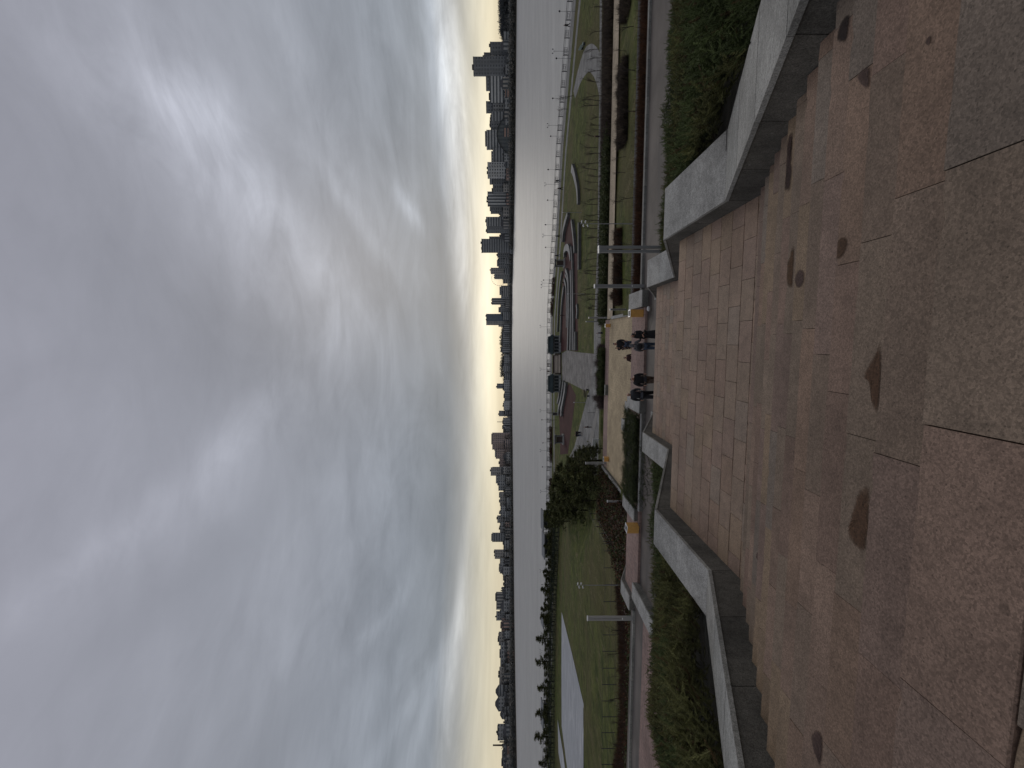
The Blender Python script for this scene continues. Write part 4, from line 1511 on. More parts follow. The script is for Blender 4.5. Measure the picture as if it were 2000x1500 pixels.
# mesh fence behind the court, in front of the pines
FQ = [(1095, 1000), (1093, 1040), (1091, 1080), (1089, 1120), (1088, 1160), (1087, 1200), (1086, 1250), (1085, 1300), (1084.5, 1350), (1084, 1400), (1084, 1450), (1084, 1500), (1084, 1540)]
fq = [on_ground(x, y) for x, y in FQ]
root = thing('mesh_fence', 'dark green mesh fence behind the pale court below the row of pines', 'fence', fq[6])
M['fence_green'] = mat('fence_green', color=(0.014, 0.022, 0.014), rough=0.8)
a = MB()
for p, q_ in zip(fq, fq[1:]):
    p, q_ = p - fq[6], q_ - fq[6]
    for k in range(15):
        z = .15 + k * .155
        a.tube([p + Vector((0, 0, z)), q_ + Vector((0, 0, z))], [.035, .035], 3, cap=False)
a.build('mesh_panel', M['fence_green'], root)
for p, q_ in zip(fq, fq[1:]):
    for k in range(5):
        b = MB()
        b.box((0, 0, 0), .1, .1, 2.5)
        o = b.build('fence_post', M['fence_green'], root)
        o.location = p.lerp(q_, k / 5) - fq[6]

# ------------------------------------------------------------------ riverside stage and seating
M['teal_roof'] = mat('teal_roof', f_pave((0.040, 0.055, 0.058), (0.035, 0.048, 0.05), 1.5, .5, (0.025, 0.035, 0.037)))
M['pale_wall'] = mat('pale_wall', color=(0.30, 0.315, 0.315), rough=0.8)
M['glass_dark'] = mat('dark_glass', color=(0.03, 0.04, 0.043), rough=0.25)
M['stage_board'] = mat('stage_boards', f_pave((0.30, 0.26, 0.21), (0.26, 0.225, 0.185), 6, .9, (0.12, 0.1, 0.08)))
M['brown'] = mat('dark_brown_wood', color=(0.055, 0.038, 0.03), rough=0.8)
def pavilion(y0, y1, label):
    a, b = at(1096, y0, E), at(1096, y1, E)
    w_ = a.x - b.x
    c = (a + b) / 2
    root = thing('pavilion', label, 'pavilion', (c.x, c.y + 2.2, 0), 0)
    m = MB()
    m.box((0, .3, 0), w_ - .5, 3.2, 2.5)
    on(root, m, 'wall', M['pale_wall'])
    n = 6
    for i in range(n):
        x = -w_ / 2 + .5 + (w_ - 1.0) * i / (n - 1)
        m = MB()
        m.box((x, -2.15, 0), .16, .16, 2.5)
        on(root, m, 'column', M['grey_metal'])
    m = MB()
    for i in range(n - 1):
        x = -w_ / 2 + .5 + (w_ - 1.0) * (i + .5) / (n - 1)
        m = MB()
        m.box((x, -1.34, .5), .8, .06, 1.6)
        on(root, m, 'window', M['glass_dark'])
    m = MB()
    x0, x1 = -w_ / 2, w_ / 2
    zs = (2.5, 2.75, 4.0)
    m.hexa([(x0, -2.5, 2.5), (x1, -2.5, 2.5), (x1, 2.5, 2.5), (x0, 2.5, 2.5), (x0, -2.5, 2.72), (x1, -2.5, 2.72), (x1, 2.5, 2.72), (x0, 2.5, 2.72)])
    m.hexa([(x0, -2.5, 2.724), (x1, -2.5, 2.724), (x1, 2.5, 2.724), (x0, 2.5, 2.724), (x0 + .5, -1.4, 3.6), (x1 - .5, -1.4, 3.6), (x1 - .5, 1.4, 3.6), (x0 + .5, 1.4, 3.6)])
    m.hexa([(x0 + .5, -1.4, 3.604), (x1 - .5, -1.4, 3.604), (x1 - .5, 1.4, 3.604), (x0 + .5, 1.4, 3.604), (x0 + .6, -1.3, 4.05), (x1 - .6, -1.3, 4.05), (x1 - .6, 1.3, 4.05), (x0 + .6, 1.3, 4.05)])
    on(root, m, 'roof', M['teal_roof'])
    m = MB()
    m.box((0, -2.0, .0), w_ - 1.2, .08, .75)
    on(root, m, 'balustrade', M['pale_wall'])
    return root
pavilion(653, 691, 'dark teal roofed pavilion on the upper side of the open stage')
pavilion(730, 768, 'dark teal roofed pavilion on the lower side of the open stage')
a, b = at(1096.5, 692, E), at(1096.5, 729, E)
root = thing('open_stage', 'low open stage with pale boards between the two teal pavilions', 'stage', ((a.x + b.x) / 2, a.y + 1, 0))
w_ = a.x - b.x
m = MB()
m.box((0, 0, 0), w_, 2.0, .35)
m.box((0, 1.0 + .9, .0), w_, 1.7, .95)
on(root, m, 'stage_steps', M['brown'])
m = MB()
m.hexa([(-w_ / 2 + .1, -.9, .36), (w_ / 2 - .1, -.9, .36), (w_ / 2 - .1, 5, 1.5), (-w_ / 2 + .1, 5, 1.5), (-w_ / 2 + .1, -.9, .42), (w_ / 2 - .1, -.9, .42), (w_ / 2 - .1, 5, 1.62), (-w_ / 2 + .1, 5, 1.62)])
on(root, m, 'stage_floor', M['stage_board'])
m = MB()
m.box((0, 5.2, 0), w_ + .4, .3, 2.15)
on(root, m, 'back_screen', M['brown'])
for sgn in (-1, 1):
    m = MB()
    m.box((sgn * (w_ / 2 + .02), 2.6, 0), .25, 4.6, 1.95)
    on(root, m, 'side_wall', M['brown'])

def bench(label, pix, wid=.9, h=.5, name='curved_bench', group='pale seating walls of the riverside amphitheatre', closed=False):
    """a low seating wall following spots of the photo on the park level"""
    pts = [at(x, y, E) for x, y in pix]
    # smooth the line
    sp = []
    for i in range(len(pts) - 1):
        p0, p1, p2, p3 = pts[max(i - 1, 0)], pts[i], pts[i + 1], pts[min(i + 2, len(pts) - 1)]
        for k in range(5):
            t = k / 5
            sp.append(.5 * ((2 * p1) + (p2 - p0) * t + (2 * p0 - 5 * p1 + 4 * p2 - p3) * t * t + (3 * p1 - p0 - 3 * p2 + p3) * t ** 3))
    sp.append(pts[-1])
    base = sp[len(sp) // 2].copy()
    root = thing(name, label, 'bench', base, 0, group)
    seat, body = MB(), MB()
    wfun = wid if callable(wid) else (lambda t: wid)
    L, Rr = [], []
    for i, p in enumerate(sp):
        d = (sp[min(i + 1, len(sp) - 1)] - sp[max(i - 1, 0)])
        d.z = 0
        d.normalize()
        nn = Vector((-d.y, d.x, 0))
        ww = wfun(i / (len(sp) - 1))
        L.append(p - base + nn * ww * .42)
        Rr.append(p - base - nn * ww * .42)
    U = Vector((0, 0, 1))
    for i in range(len(sp) - 1):
        q8 = lambda z0, z1: [Rr[i] + U * z0, Rr[i + 1] + U * z0, L[i + 1] + U * z0, L[i] + U * z0, Rr[i] + U * z1, Rr[i + 1] + U * z1, L[i + 1] + U * z1, L[i] + U * z1]
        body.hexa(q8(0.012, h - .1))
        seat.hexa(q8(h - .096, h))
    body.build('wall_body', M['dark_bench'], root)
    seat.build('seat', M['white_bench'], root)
    return root
bench('straight pale bench wall nearest the plaza, on the grass in front of the terraces', [(1135, 435), (1135, 470), (1135, 500), (1135, 526)], .8, .75, 'straight_bench')
bench('long bowed white bench lying alone on the upper lawn', [(1121, 328), (1125, 338), (1129, 355), (1132, 372), (1133, 398)], lambda t: 2.4 - 1.3 * t, .7)
bench('crescent wall enclosing the upper tip of the maroon floor', [(1103, 472), (1105, 450), (1110, 430), (1114, 418)], lambda t: 1.2 + .8 * math.sin(t * 3.1), .9)
bench('pale bench at the maroon floor facing the lower lawn', [(1121, 431), (1124, 455), (1126, 475), (1127, 493)], 1.0, .8)
bench('hook-shaped pale wall in the middle of the maroon floor', [(1106, 502), (1106, 492), (1109, 485), (1113, 483), (1116, 488), (1118, 498), (1119, 508)], lambda t: .9 + 1.3 * math.sin(t * 3.14), .8)
bench('outermost long pale terrace running from the hook to the stage apron', [(1119, 482), (1121, 510), (1122, 560), (1123, 620), (1124, 684)], .8, .6)
bench('second long terrace counted from the plaza side', [(1118, 528), (1119, 560), (1118.5, 620), (1117.5, 684)], 1.4, .65)
bench('third long terrace counted from the plaza side', [(1108, 527), (1112, 538), (1114, 560), (1114, 620), (1112, 684)], 1.2, .65)
bench('fourth long terrace counted from the plaza side', [(1105, 546), (1107, 552), (1109, 565), (1110, 600), (1110, 640)], 1.0, .6)
bench('inner sweeping terrace close to the upper pavilion', [(1100, 532), (1097, 550), (1094, 580), (1092, 620), (1091, 648)], 1.2, .6)
bench('innermost short terrace beside the upper pavilion', [(1104, 560), (1100, 590), (1098, 625), (1097, 650), (1096, 668)], 1.0, .6)
bench('hairline inner ring between the third and fourth terraces', [(1106.5, 536), (1110, 545), (1112, 560), (1112, 600), (1112, 655)], .7, .5)
bench('hairline outer ring behind the hook-shaped wall', [(1120.5, 500), (1121, 540), (1120.8, 600), (1121, 684)], .7, .5)
bench('thin ring between the two arcs of the lower garden', [(1105.5, 747), (1104, 765), (1100.5, 785), (1097, 800)], .7, .5)
bench('small pale block bench at the grass edge by the terraces', [(1129, 595), (1130, 606), (1129, 622)], .8, .5)
bench('thin pale kerb bench beside the apron\'s upper corner', [(1127, 648), (1127, 668), (1127, 684)], .8, .6)
bench('outer pale arc sweeping round the lower maroon floor', [(1109, 748), (1107, 765), (1103, 785), (1100, 802), (1100, 812)], lambda t: .9 + 1.9 * t ** 2, .75)
bench('middle pale arc beside the lower pavilion', [(1103, 745), (1101, 760), (1098, 780), (1094, 795), (1093, 806)], lambda t: 1.0 + .8 * t, .6)
bench('innermost pale arc beside the lower pavilion', [(1098, 744), (1096, 760), (1094, 775), (1091, 788)], .9, .6)

def kiosk(x0, x1, y0, y1, label):
    a, b = at(x1, y0, E), at(x1, y1, E)
    w_ = a.x - b.x
    h = (x1 - x0) / F * a.y
    root = thing('park_kiosk', label, 'kiosk', ((a.x + b.x) / 2, a.y + w_ * .4, 0))
    m = MB()
    m.box((0, 0, .04), w_ * 1.35, w_ * 1.1, .45)
    on(root, m, 'base', M['white_bench'])
    for sx_ in (-1, 1):
        for sy_ in (-1, 1):
            m = MB()
            m.box((sx_ * w_ * .44, sy_ * w_ * .34, .5), .22, .22, h - .9)
            on(root, m, 'column', M['grey_metal'])
    m = MB()
    m.box((0, 0, .5), w_ * .7, w_ * .5, h * .6)
    on(root, m, 'wall', M['brown'])
    m = MB()
    m.hexa([(-w_ * .6, -w_ * .5, h - .4), (w_ * .6, -w_ * .5, h - .4), (w_ * .6, w_ * .5, h - .4), (-w_ * .6, w_ * .5, h - .4), (-w_ * .55, -w_ * .45, h), (w_ * .55, -w_ * .45, h), (w_ * .55, w_ * .45, h), (-w_ * .55, w_ * .45, h)])
    on(root, m, 'roof', M['dark_metal'])
    return root
kiosk(1083, 1104, 507, 519, 'small dark roofed kiosk at the edge of the upper maroon floor')
kiosk(1083, 1102, 851, 866, 'dark roofed kiosk on a pale base beside the lower maroon floor')
kiosk(1079, 1091, 806, 811, 'tiny dark ticket hut between the promenade and the maroon floor')

def canopy(x0, x1, y0, y1, label):
    a, _ = bank_at((y0 + y1) / 2, 9)
    w_ = abs(y1 - y0) / F * a.y
    z1 = E + (990 - x0) / F * a.y
    root = thing('riverside_canopy', label, 'canopy', (a.x, a.y, 0))
    for i in range(6):
        for yy in (-1.6, 1.6):
            m = MB()
            m.box((-w_ / 2 + .6 + (w_ - 1.2) * i / 5, yy, 0), .2, .2, z1 - .5)
            on(root, m, 'column', M['dark_metal'])
    m = MB()
    m.hexa([(-w_ / 2, -2.6, z1 - .9), (w_ / 2, -2.6, z1 - .9), (w_ / 2, 2.6, z1 - .5), (-w_ / 2, 2.6, z1 - .5), (-w_ / 2, -2.6, z1 - .6), (w_ / 2, -2.6, z1 - .6), (w_ / 2, 2.6, z1), (-w_ / 2, 2.6, z1)])
    on(root, m, 'roof', M['grey_metal'])
    m = MB()
    m.box((0, 1.2, 0), w_ * .8, 1.8, z1 - 1.2)
    on(root, m, 'wall', M['dark_metal'])
    return root
canopy(1057, 1068, 996, 1034, 'long dark canopy roof over the promenade beyond the dense pines')
canopy(1059, 1069, 1040, 1088, 'second long dark canopy roof farther down the promenade')
canopy(1057, 1066, 1201, 1222, 'short dark canopy half hidden by the pine row')
canopy(1057, 1066, 1370, 1420, 'dark canopy behind the pines near the photo\'s lower edge')

# red flower border boxes along the promenade
for i, (y, w2) in enumerate(((560, 7), (600, 7), (846, 5), (872, 6), (888, 6), (947, 5))):
    v, ang = bank_at(y, 7.9)
    root = thing('flower_bed', f'dark red planted border box on the promenade, {nth(i)} from the photo\'s upper edge', 'flower bed', (v.x, v.y, 0.02), ang, 'dark red planted borders on the promenade')
    m = MB()
    m.box((0, 0, 0), w2, 1.2, .3)
    on(root, m, 'kerb_box', M['brown'])
    xf, tn = [], []
    for k in range(140):
        xf.append((k % 5, rotm(rs.uniform(0, 6), rs.uniform(0, 6), 0, rs.uniform(.4, .8), (rs.uniform(-w2 / 2, w2 / 2), rs.uniform(-.55, .55), rs.uniform(.3, .8)))))
        tn.append(np.array(RUST[k % 4]) * rs.uniform(.6, 1.2))
    scatter('planting', BLOBS, xf, tn, M['leaf'], root)
# ------------------------------------------------------------------ the city across the river
def facade(name, bw, fh, wx, wz, glass=(0.075, 0.085, 0.095), bands=False, fins=False):
    def fn(nt, b, tc, geo, tint):
        s = nt.new('ShaderNodeSeparateXYZ')
        nt.l.new(tc, s.inputs[0])
        u = nt.math('ADD', s.outputs[0], nt.math('MULTIPLY', s.outputs[1], 1.0))
        fx = nt.math('FRACT', nt.math('DIVIDE', nt.math('ADD', u, 4000.0), bw))
        fz = nt.math('FRACT', nt.math('DIVIDE', s.outputs[2], fh))
        inx = nt.math('LESS_THAN', nt.math('ABSOLUTE', nt.math('SUBTRACT', fx, 0.5)), wx / 2)
        inz = nt.math('LESS_THAN', nt.math('ABSOLUTE', nt.math('SUBTRACT', fz, 0.5)), wz / 2)
        if bands:
            m_ = inz
        elif fins:
            m_ = inx
        else:
            m_ = nt.math('MULTIPLY', inx, inz)
        g = nt.new('ShaderNodeNewGeometry')
        sn = nt.new('ShaderNodeSeparateXYZ')
        nt.l.new(g.outputs['Normal'], sn.inputs[0])
        side = nt.math('LESS_THAN', nt.math('ABSOLUTE', sn.outputs[2]), 0.5)
        m_ = nt.math('MULTIPLY', m_, side)
        cell = nt.noise(nt.mapping(tc, scale=(1 / bw, 1 / bw, 1 / fh)), 0.9, 2, 0.7)
        gl = nt.mix(nt.mapr(cell, 0.55, 0.75, 0, 0.8), glass, (0.16, 0.165, 0.165))
        grime = nt.mapr(nt.noise(tc, 0.08, 4, 0.6), 0.3, 0.7, 0.8, 1.12)
        sc = nt.new('ShaderNodeVectorMath', operation='SCALE')
        nt.l.new(tint, sc.inputs[0])
        nt.l.new(grime, sc.inputs['Scale'])
        c = nt.mix(m_, sc.outputs[0], gl)
        nt.l.new(c, b.inputs['Base Color'])
        b.inputs['Roughness'].default_value = 0.7
    return mat(name, fn)
FAC = {
    'grid': facade('window_grid_wall', 7.5, 6.8, .55, .5),
    'wide': facade('wide_window_wall', 10, 7.0, .6, .5),
    'bands': facade('banded_wall', 5, 8.0, .6, .45, bands=True),
    'fins': facade('finned_wall', 8.5, 4, .5, .5, fins=True),
    'glass': facade('glass_wall', 3.0, 3.6, .86, .84, glass=(0.06, 0.085, 0.115)),
    'plain': facade('plain_wall', 9, 7, .3, .3),
}
M['roof_far'] = mat('flat_roof', color=(0.06, 0.062, 0.066), rough=0.9)
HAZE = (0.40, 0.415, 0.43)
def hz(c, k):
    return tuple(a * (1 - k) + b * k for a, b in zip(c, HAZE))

def shore_y(y):
    for (xa, ya, a), (xb, yb, b) in zip(SHORE, SHORE[1:]):
        if a <= y <= b:
            t = (y - a) / (b - a)
            k = (750 - y) / F
            # intersection of the sight plane with the shore segment
            fa, fb = xa - k * ya, xb - k * yb
            t = fa / (fa - fb) if fa != fb else 0
            return ya + (yb - ya) * t
    return 1500

def building(y0, y1, top, label, style, col, steps=(), back=60, dep=None, roof='flat', bays=0, podium=0, baycol=None, turn=0.0):
    """one block: y0..y1 and top are where the photo shows it; steps = further volumes (y0, y1, top, style, col)"""
    yc = (y0 + y1) / 2
    Y = shore_y(yc) + back
    k = F / Y
    zb = WZ + 1.5 + back * .004
    X = (750 - yc) / k
    rz = -math.atan2(X, Y) * .9 + turn
    root = thing('tower_block' if (1000 - top) > 34 else 'city_building', label, 'building', (X, Y, zb), rz)
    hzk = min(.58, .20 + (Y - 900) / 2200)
    H = E + (990 - top) / k - zb
    w_ = (y1 - y0) / k
    d_ = dep or min(max(w_ * .8, 14), 34)
    m = MB()
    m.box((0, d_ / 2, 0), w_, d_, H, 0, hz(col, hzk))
    on(root, m, 'wall', FAC[style])
    m = MB()
    if roof == 'peak':
        m.hexa([(-w_ / 2 - .4, -.4, H + .004), (w_ / 2 + .4, -.4, H + .004), (w_ / 2 + .4, d_ + .4, H + .004), (-w_ / 2 - .4, d_ + .4, H + .004),
                (-w_ * .12, d_ * .38, H + w_ * .3), (w_ * .12, d_ * .38, H + w_ * .3), (w_ * .12, d_ * .62, H + w_ * .3), (-w_ * .12, d_ * .62, H + w_ * .3)])
    else:
        m.box((0, d_ / 2, H + .004), w_ + .8, d_ + .8, 1.0)
        r_ = random.Random(int(y0 * 7))
        for i in range(2):
            bw_ = w_ * r_.uniform(.12, .3)
            m.box((r_.uniform(-.3, .3) * w_, d_ * .5 + i * .01, H + 1.0), bw_, d_ * .4, r_.uniform(2.0, 4.2))
    rf = on(root, m, 'roof', M['roof_far'])
    for i in range(bays):
        x = -w_ / 2 + w_ * (i + .5) / bays
        m = MB()
        n = max(3, int(H / 3.4) - 1)
        for j in range(n):
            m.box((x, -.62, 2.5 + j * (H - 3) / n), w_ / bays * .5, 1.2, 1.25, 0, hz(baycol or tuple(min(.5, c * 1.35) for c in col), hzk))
        on(root, m, 'balconies', FAC['plain'])
    for (a, b, tp, st, c2) in steps:
        w2 = (b - a) / k
        x2 = (yc - (a + b) / 2) / k
        H2 = E + (990 - tp) / k - zb
        m = MB()
        dd = d_ * .8
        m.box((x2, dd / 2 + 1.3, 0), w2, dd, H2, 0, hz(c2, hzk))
        on(root, m, 'wing', FAC[st])
        m = MB()
        m.box((x2, dd / 2 + 1.3, H2 + .004), w2 + .5, dd + .5, .9)
        on(root, m, 'wing_roof', M['roof_far'])
    if podium:
        m = MB()
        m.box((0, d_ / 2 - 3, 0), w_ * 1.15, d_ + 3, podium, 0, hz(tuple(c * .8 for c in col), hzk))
        on(root, m, 'podium', FAC['wide'])
    return root
GR, LG, BR, DK, CR, TN = (0.27, 0.275, 0.28), (0.50, 0.505, 0.50), (0.44, 0.23, 0.155), (0.11, 0.118, 0.13), (0.46, 0.42, 0.36), (0.33, 0.295, 0.255)
BL = [
 (84, 105, 958, 'dark stepped slab beside the tallest tower, toward the wooded hill', 'grid', DK, [(86, 112, 966, 'bands', LG)], 70),
 (104, 119, 946, 'stepped dark block rising between slab and tallest tower', 'grid', DK, [(106, 116, 952, 'grid', GR)], 120),
 (114, 145, 925, 'tallest dark tower with gridded upper half', 'grid', DK, [(113, 146, 954, 'grid', DK)], 60),
 (148, 196, 957, 'broad pale office block with dark recessed entrance', 'bands', LG, [(150, 176, 950, 'grid', DK), (171, 194, 967, 'plain', DK)], 60),
 (195, 221, 963, 'pale block with clustered dark roof huts', 'grid', LG, [(199, 219, 950, 'grid', DK)], 90),
 (219, 235, 960, 'narrow striped block beside the curved roof', 'bands', GR, [], 70),
 (235, 253, 959, 'weathered grey block behind the curved roof', 'grid', GR, [(236, 248, 957, 'grid', TN)], 140),
 (256, 290, 951, 'striped office block with dark crown above the curved roof', 'bands', LG, [(258, 284, 948, 'plain', DK)], 110),
 (290, 319, 963, 'low pale stepped block following the curved roof', 'bands', GR, [(296, 316, 960, 'grid', LG)], 90),
 (318, 347, 953, 'white-ribbed block, nearer the photo\'s upper edge of two twins', 'grid', LG, [], 60),
 (346, 376, 963, 'dark low block between the two white-ribbed twins', 'wide', DK, [(347, 360, 957, 'bands', GR)], 70),
 (375, 402, 953, 'white-ribbed block, second of the two twins', 'fins', LG, [(391, 400, 955, 'grid', GR)], 60),
 (401, 417, 959, 'grey stepped block after the white-ribbed twins', 'grid', DK, [(402, 412, 957, 'grid', GR)], 80),
 (416, 425, 977, 'small low grey house before the half-glass tower', 'grid', GR, [], 80),
 (424, 441, 950, 'bright windowed half of the paired square towers', 'bands', GR, [], 60),
 (440, 455, 951, 'dark blank half of the paired square towers', 'plain', DK, [], 62),
 (455, 467, 978, 'low dark house between square towers and antenna tower', 'grid', DK, [], 80),
 (462, 471, 956, 'slim striped tower just before the antenna tower', 'fins', GR, [], 110),
 (467, 493, 941, 'tall grey tower with a rooftop mast', 'bands', DK, [(481, 493, 942, 'plain', DK)], 40),
 (492, 503, 972, 'low windowed block after the rooftop mast tower', 'grid', DK, [], 60),
 (503, 523, 974, 'square dark block before the ferris wheel', 'wide', DK, [(508, 520, 971, 'grid', GR)], 60),
 (523, 535, 959, 'tall slim grey block in front of the ferris wheel', 'grid', TN, [], 50),
 (534, 545, 966, 'shorter slim block beside the ferris wheel', 'grid', GR, [], 52),
 (558, 583, 979, 'long low block after the ferris wheel', 'grid', GR, [(560, 576, 976, 'grid', TN)], 90),
 (582, 595, 961, 'slim beige tower standing alone before the glass tower', 'fins', TN, [], 90),
 (595, 614, 978, 'low terrace block before the glass tower', 'grid', GR, [(600, 610, 974, 'grid', TN)], 90),
 (613, 627, 950, 'blue glass tower with a beige stepped flank', 'glass', (0.13, 0.18, 0.24), [(626, 635, 950, 'grid', (0.30, 0.28, 0.24)), (634, 638, 974, 'grid', CR)], 60),
 (640, 690, 982, 'very long low row under the wooded hill', 'wide', GR, [], 60),
 (692, 742, 984, 'second long low row under the wooded hill', 'grid', LG, [], 60),
 (749, 759, 971, 'round topped slim tower above the low white hall', 'fins', GR, [], 120),
 (742, 764, 984, 'low white hall with pale front', 'wide', LG, [], 40),
 (764, 783, 986, 'low pale wing of the riverside hall', 'fins', LG, [], 40),
 (783, 801, 984, 'white riverside hall with big dark screen wall', 'plain', LG, [(785, 800, 987, 'glass', (0.05, 0.07, 0.10))], 30),
 (802, 813, 975, 'small square tower behind the riverside hall', 'grid', GR, [], 120),
 (816, 845, 983, 'pale low warehouse beneath the chimney', 'fins', LG, [], 50),
 (845, 878, 962, 'big orange brick apartment complex with rounded roofs', 'grid', BR, [(847, 868, 960, 'grid', BR), (856, 862, 964, 'glass', GR), (872, 880, 966, 'grid', BR)], 60),
 (878, 896, 969, 'orange brick wing next to the big apartment complex', 'grid', BR, [(880, 892, 967, 'grid', GR), (886, 890, 972, 'grid', TN)], 60),
 (896, 914, 976, 'red roofed brick houses before the grey tower', 'grid', BR, [(905, 913, 980, 'grid', TN)], 80),
 (913, 929, 959, 'grey apartment tower with bulky crown', 'wide', TN, [(912, 928, 962, 'wide', GR)], 60),
 (928, 958, 974, 'grey block stepping down from the apartment tower', 'wide', GR, [(929, 944, 969, 'wide', GR), (944, 950, 978, 'wide', GR)], 62),
 (961, 988, 977, 'low brown grey block after the stepped flank', 'wide', TN, [(962, 972, 975, 'grid', TN)], 60),
 (988, 1009, 978, 'grey block with small roof turret', 'grid', GR, [(1000, 1004, 975, 'grid', GR)], 60),
 (1007, 1021, 972, 'narrow block with a raised roof hut', 'grid', TN, [], 90),
 (1020, 1041, 977, 'pale windowed block beside the square headed tower', 'wide', GR, [], 60),
 (1041, 1058, 962, 'square headed dark apartment tower', 'bands', DK, [(1043, 1056, 960, 'plain', DK)], 60),
 (1058, 1074, 986, 'gap filling low houses between the dark towers', 'grid', TN, [], 60),
 (1074, 1091, 967, 'brown tower with yellowish top floors', 'grid', TN, [(1074, 1086, 966, 'grid', BR)], 60),
 (1091, 1119, 977, 'broad grey block after the brown tower', 'grid', GR, [(1102, 1116, 975, 'grid', TN)], 62),
 (1118, 1148, 985, 'low long grey roofs before the paired towers', 'grid', TN, [(1124, 1134, 983, 'grid', GR)], 60),
 (1147, 1159, 981, 'small grey block before the paired towers', 'grid', GR, [], 70),
 (1158, 1189, 970, 'paired grey towers joined by a lower bridge', 'fins', TN, [(1159, 1171, 969, 'fins', GR), (1176, 1187, 970, 'grid', GR)], 60),
 (1188, 1200, 979, 'low grey infill after the paired towers', 'grid', GR, [], 60),
 (1195, 1211, 970, 'grey tower with pale stair shaft', 'grid', GR, [], 90),
 (1210, 1237, 980, 'brick red row of apartment houses', 'grid', BR, [(1216, 1226, 978, 'grid', BR)], 60),
 (1236, 1259, 975, 'stepped grey brick block after the red row', 'grid', TN, [(1238, 1250, 974, 'grid', BR)], 60),
 (1258, 1299, 978, 'long grey apartment slab', 'wide', GR, [(1270, 1284, 976, 'wide', TN)], 60),
 (1298, 1307, 985, 'low roof gap after the long slab', 'grid', GR, [], 60),
 (1306, 1335, 976, 'grey block with white ground floor hall', 'wide', TN, [(1312, 1322, 985, 'plain', LG)], 60),
 (1340, 1361, 974, 'first of two towers with pointed green-grey roofs', 'bands', GR, [], 60),
 (1363, 1387, 974, 'second of two towers with pointed green-grey roofs', 'grid', GR, [], 60),
 (1388, 1403, 981, 'low block with antenna after the pointed roofs', 'grid', GR, [], 60),
 (1402, 1420, 987, 'pale low houses near the striped chimney', 'wide', LG, [], 50),
 (1418, 1443, 973, 'last tall grey block before the striped chimney', 'wide', GR, [(1420, 1434, 972, 'grid', TN)], 60),
 (1443, 1462, 985, 'dark trees-hemmed houses under the striped chimney', 'grid', GR, [], 60),
 (1460, 1502, 983, 'long low block at the photo\'s lower edge', 'wide', GR, [(1470, 1484, 981, 'grid', TN)], 60),
]
for i, (y0, y1, top, lab, st, col, steps, back) in enumerate(BL):
    building(y0, y1, top, lab + ' across the river', st, col, steps, back, roof='peak' if 'pointed' in lab else 'flat', bays=(2 if (1000 - top) > 22 and st in ('grid', 'wide') else 0), podium=0 if (1000 - top) < 28 else 9)

def far_at(y, back):
    Y = shore_y(y) + back
    return (750 - y) / F * Y, Y
# low houses crowding the far bank in front of and between the towers
rb = random.Random(5)
yy = 30
cnt = 0
while yy < 1500:
    wd_ = rb.uniform(9, 22)
    base_top = np.interp(yy, [0, 300, 540, 900, 1500], [985, 985, 983, 985, 986])
    col = rb.choice([GR, GR, TN, TN, BR, GR, TN])
    building(yy, yy + wd_, base_top + rb.uniform(-3, 5), f'low riverside house across the river, {nth(cnt)} from the photo\'s upper edge', rb.choice(['grid', 'wide', 'bands', 'fins']), col, [], rb.uniform(34, 50), roof='peak' if rb.random() < .3 else 'flat')
    yy += wd_ + rb.uniform(2, 9)
    cnt += 1
# curved stadium roof
X, Y = far_at(262, 45)
k = F / Y
root = thing('arched_hall', 'low hall under one long curved roof beside striped offices across the river', 'building', (X, Y, WZ + 1.6), -math.atan2(X, Y))
m = MB()
wd = 78 / k
n = 18
pts = []
for i in range(n + 1):
    t = i / n
    x = -wd / 2 + wd * t
    z = 8 + (E + 18 / k - WZ - 8) * math.sin(math.pi * min(1, t * 1.0)) ** .8
    pts.append((x, z))
for (x0, z0), (x1, z1) in zip(pts, pts[1:]):
    m.hexa([(x0, 0, z0), (x1, 0, z1), (x1, 40, z1), (x0, 40, z0), (x0, 0, z0 + 1.6), (x1, 0, z1 + 1.6), (x1, 40, z1 + 1.6), (x0, 40, z0 + 1.6)])
on(root, m, 'roof', M['roof_far'])
m = MB()
for (x0, z0), (x1, z1) in zip(pts, pts[1:]):
    m.hexa([(x0, 3, 0), (x1, 3, 0), (x1, 36, 0), (x0, 36, 0), (x0, 3, z0 - .05), (x1, 3, z1 - .05), (x1, 36, z1 - .05), (x0, 36, z0 - .05)], (0.12, 0.135, 0.14))
on(root, m, 'wall', FAC['fins'])
# ferris wheel
X, Y = far_at(543, 150)
k = F / Y
rad = 14.5 / k
root = thing('ferris_wheel', 'pale thin ferris wheel showing above the roofs across the river', 'ferris wheel', (X, Y, WZ + 2), -math.atan2(X, Y))
zc_ = E + (990 - 974.5) / k - WZ - 2
m = MB()
for yy in (-1.2, 1.2):
    m.tube([(rad * math.cos(a), yy, zc_ + rad * math.sin(a)) for a in np.linspace(0, 6.2832, 49)], [.42] * 49, 4, cap=False)
M['wheel'] = mat('pale_steel', color=(0.36, 0.36, 0.35), rough=.7)
on(root, m, 'rim', M['wheel'])
m = MB()
for j in range(24):
    a = j * 6.2832 / 24
    m.tube([(0, 0, zc_), (rad * math.cos(a), 0, zc_ + rad * math.sin(a))], [.14, .14], 3, cap=False)
on(root, m, 'spokes', M['wheel'])
for sg in (-1, 1):
    m = MB()
    m.tube([(sg * rad * .5, 0, 0), (0, 0, zc_)], [.9, .7], 5)
    on(root, m, 'support_leg', M['wheel'])
for j in range(24):
    a = j * 6.2832 / 24
    m = MB()
    m.box((rad * math.cos(a), 0, zc_ + rad * math.sin(a) - 2.2), 1.7, 1.7, 2.1)
    on(root, m, 'cabin', M['wheel'])
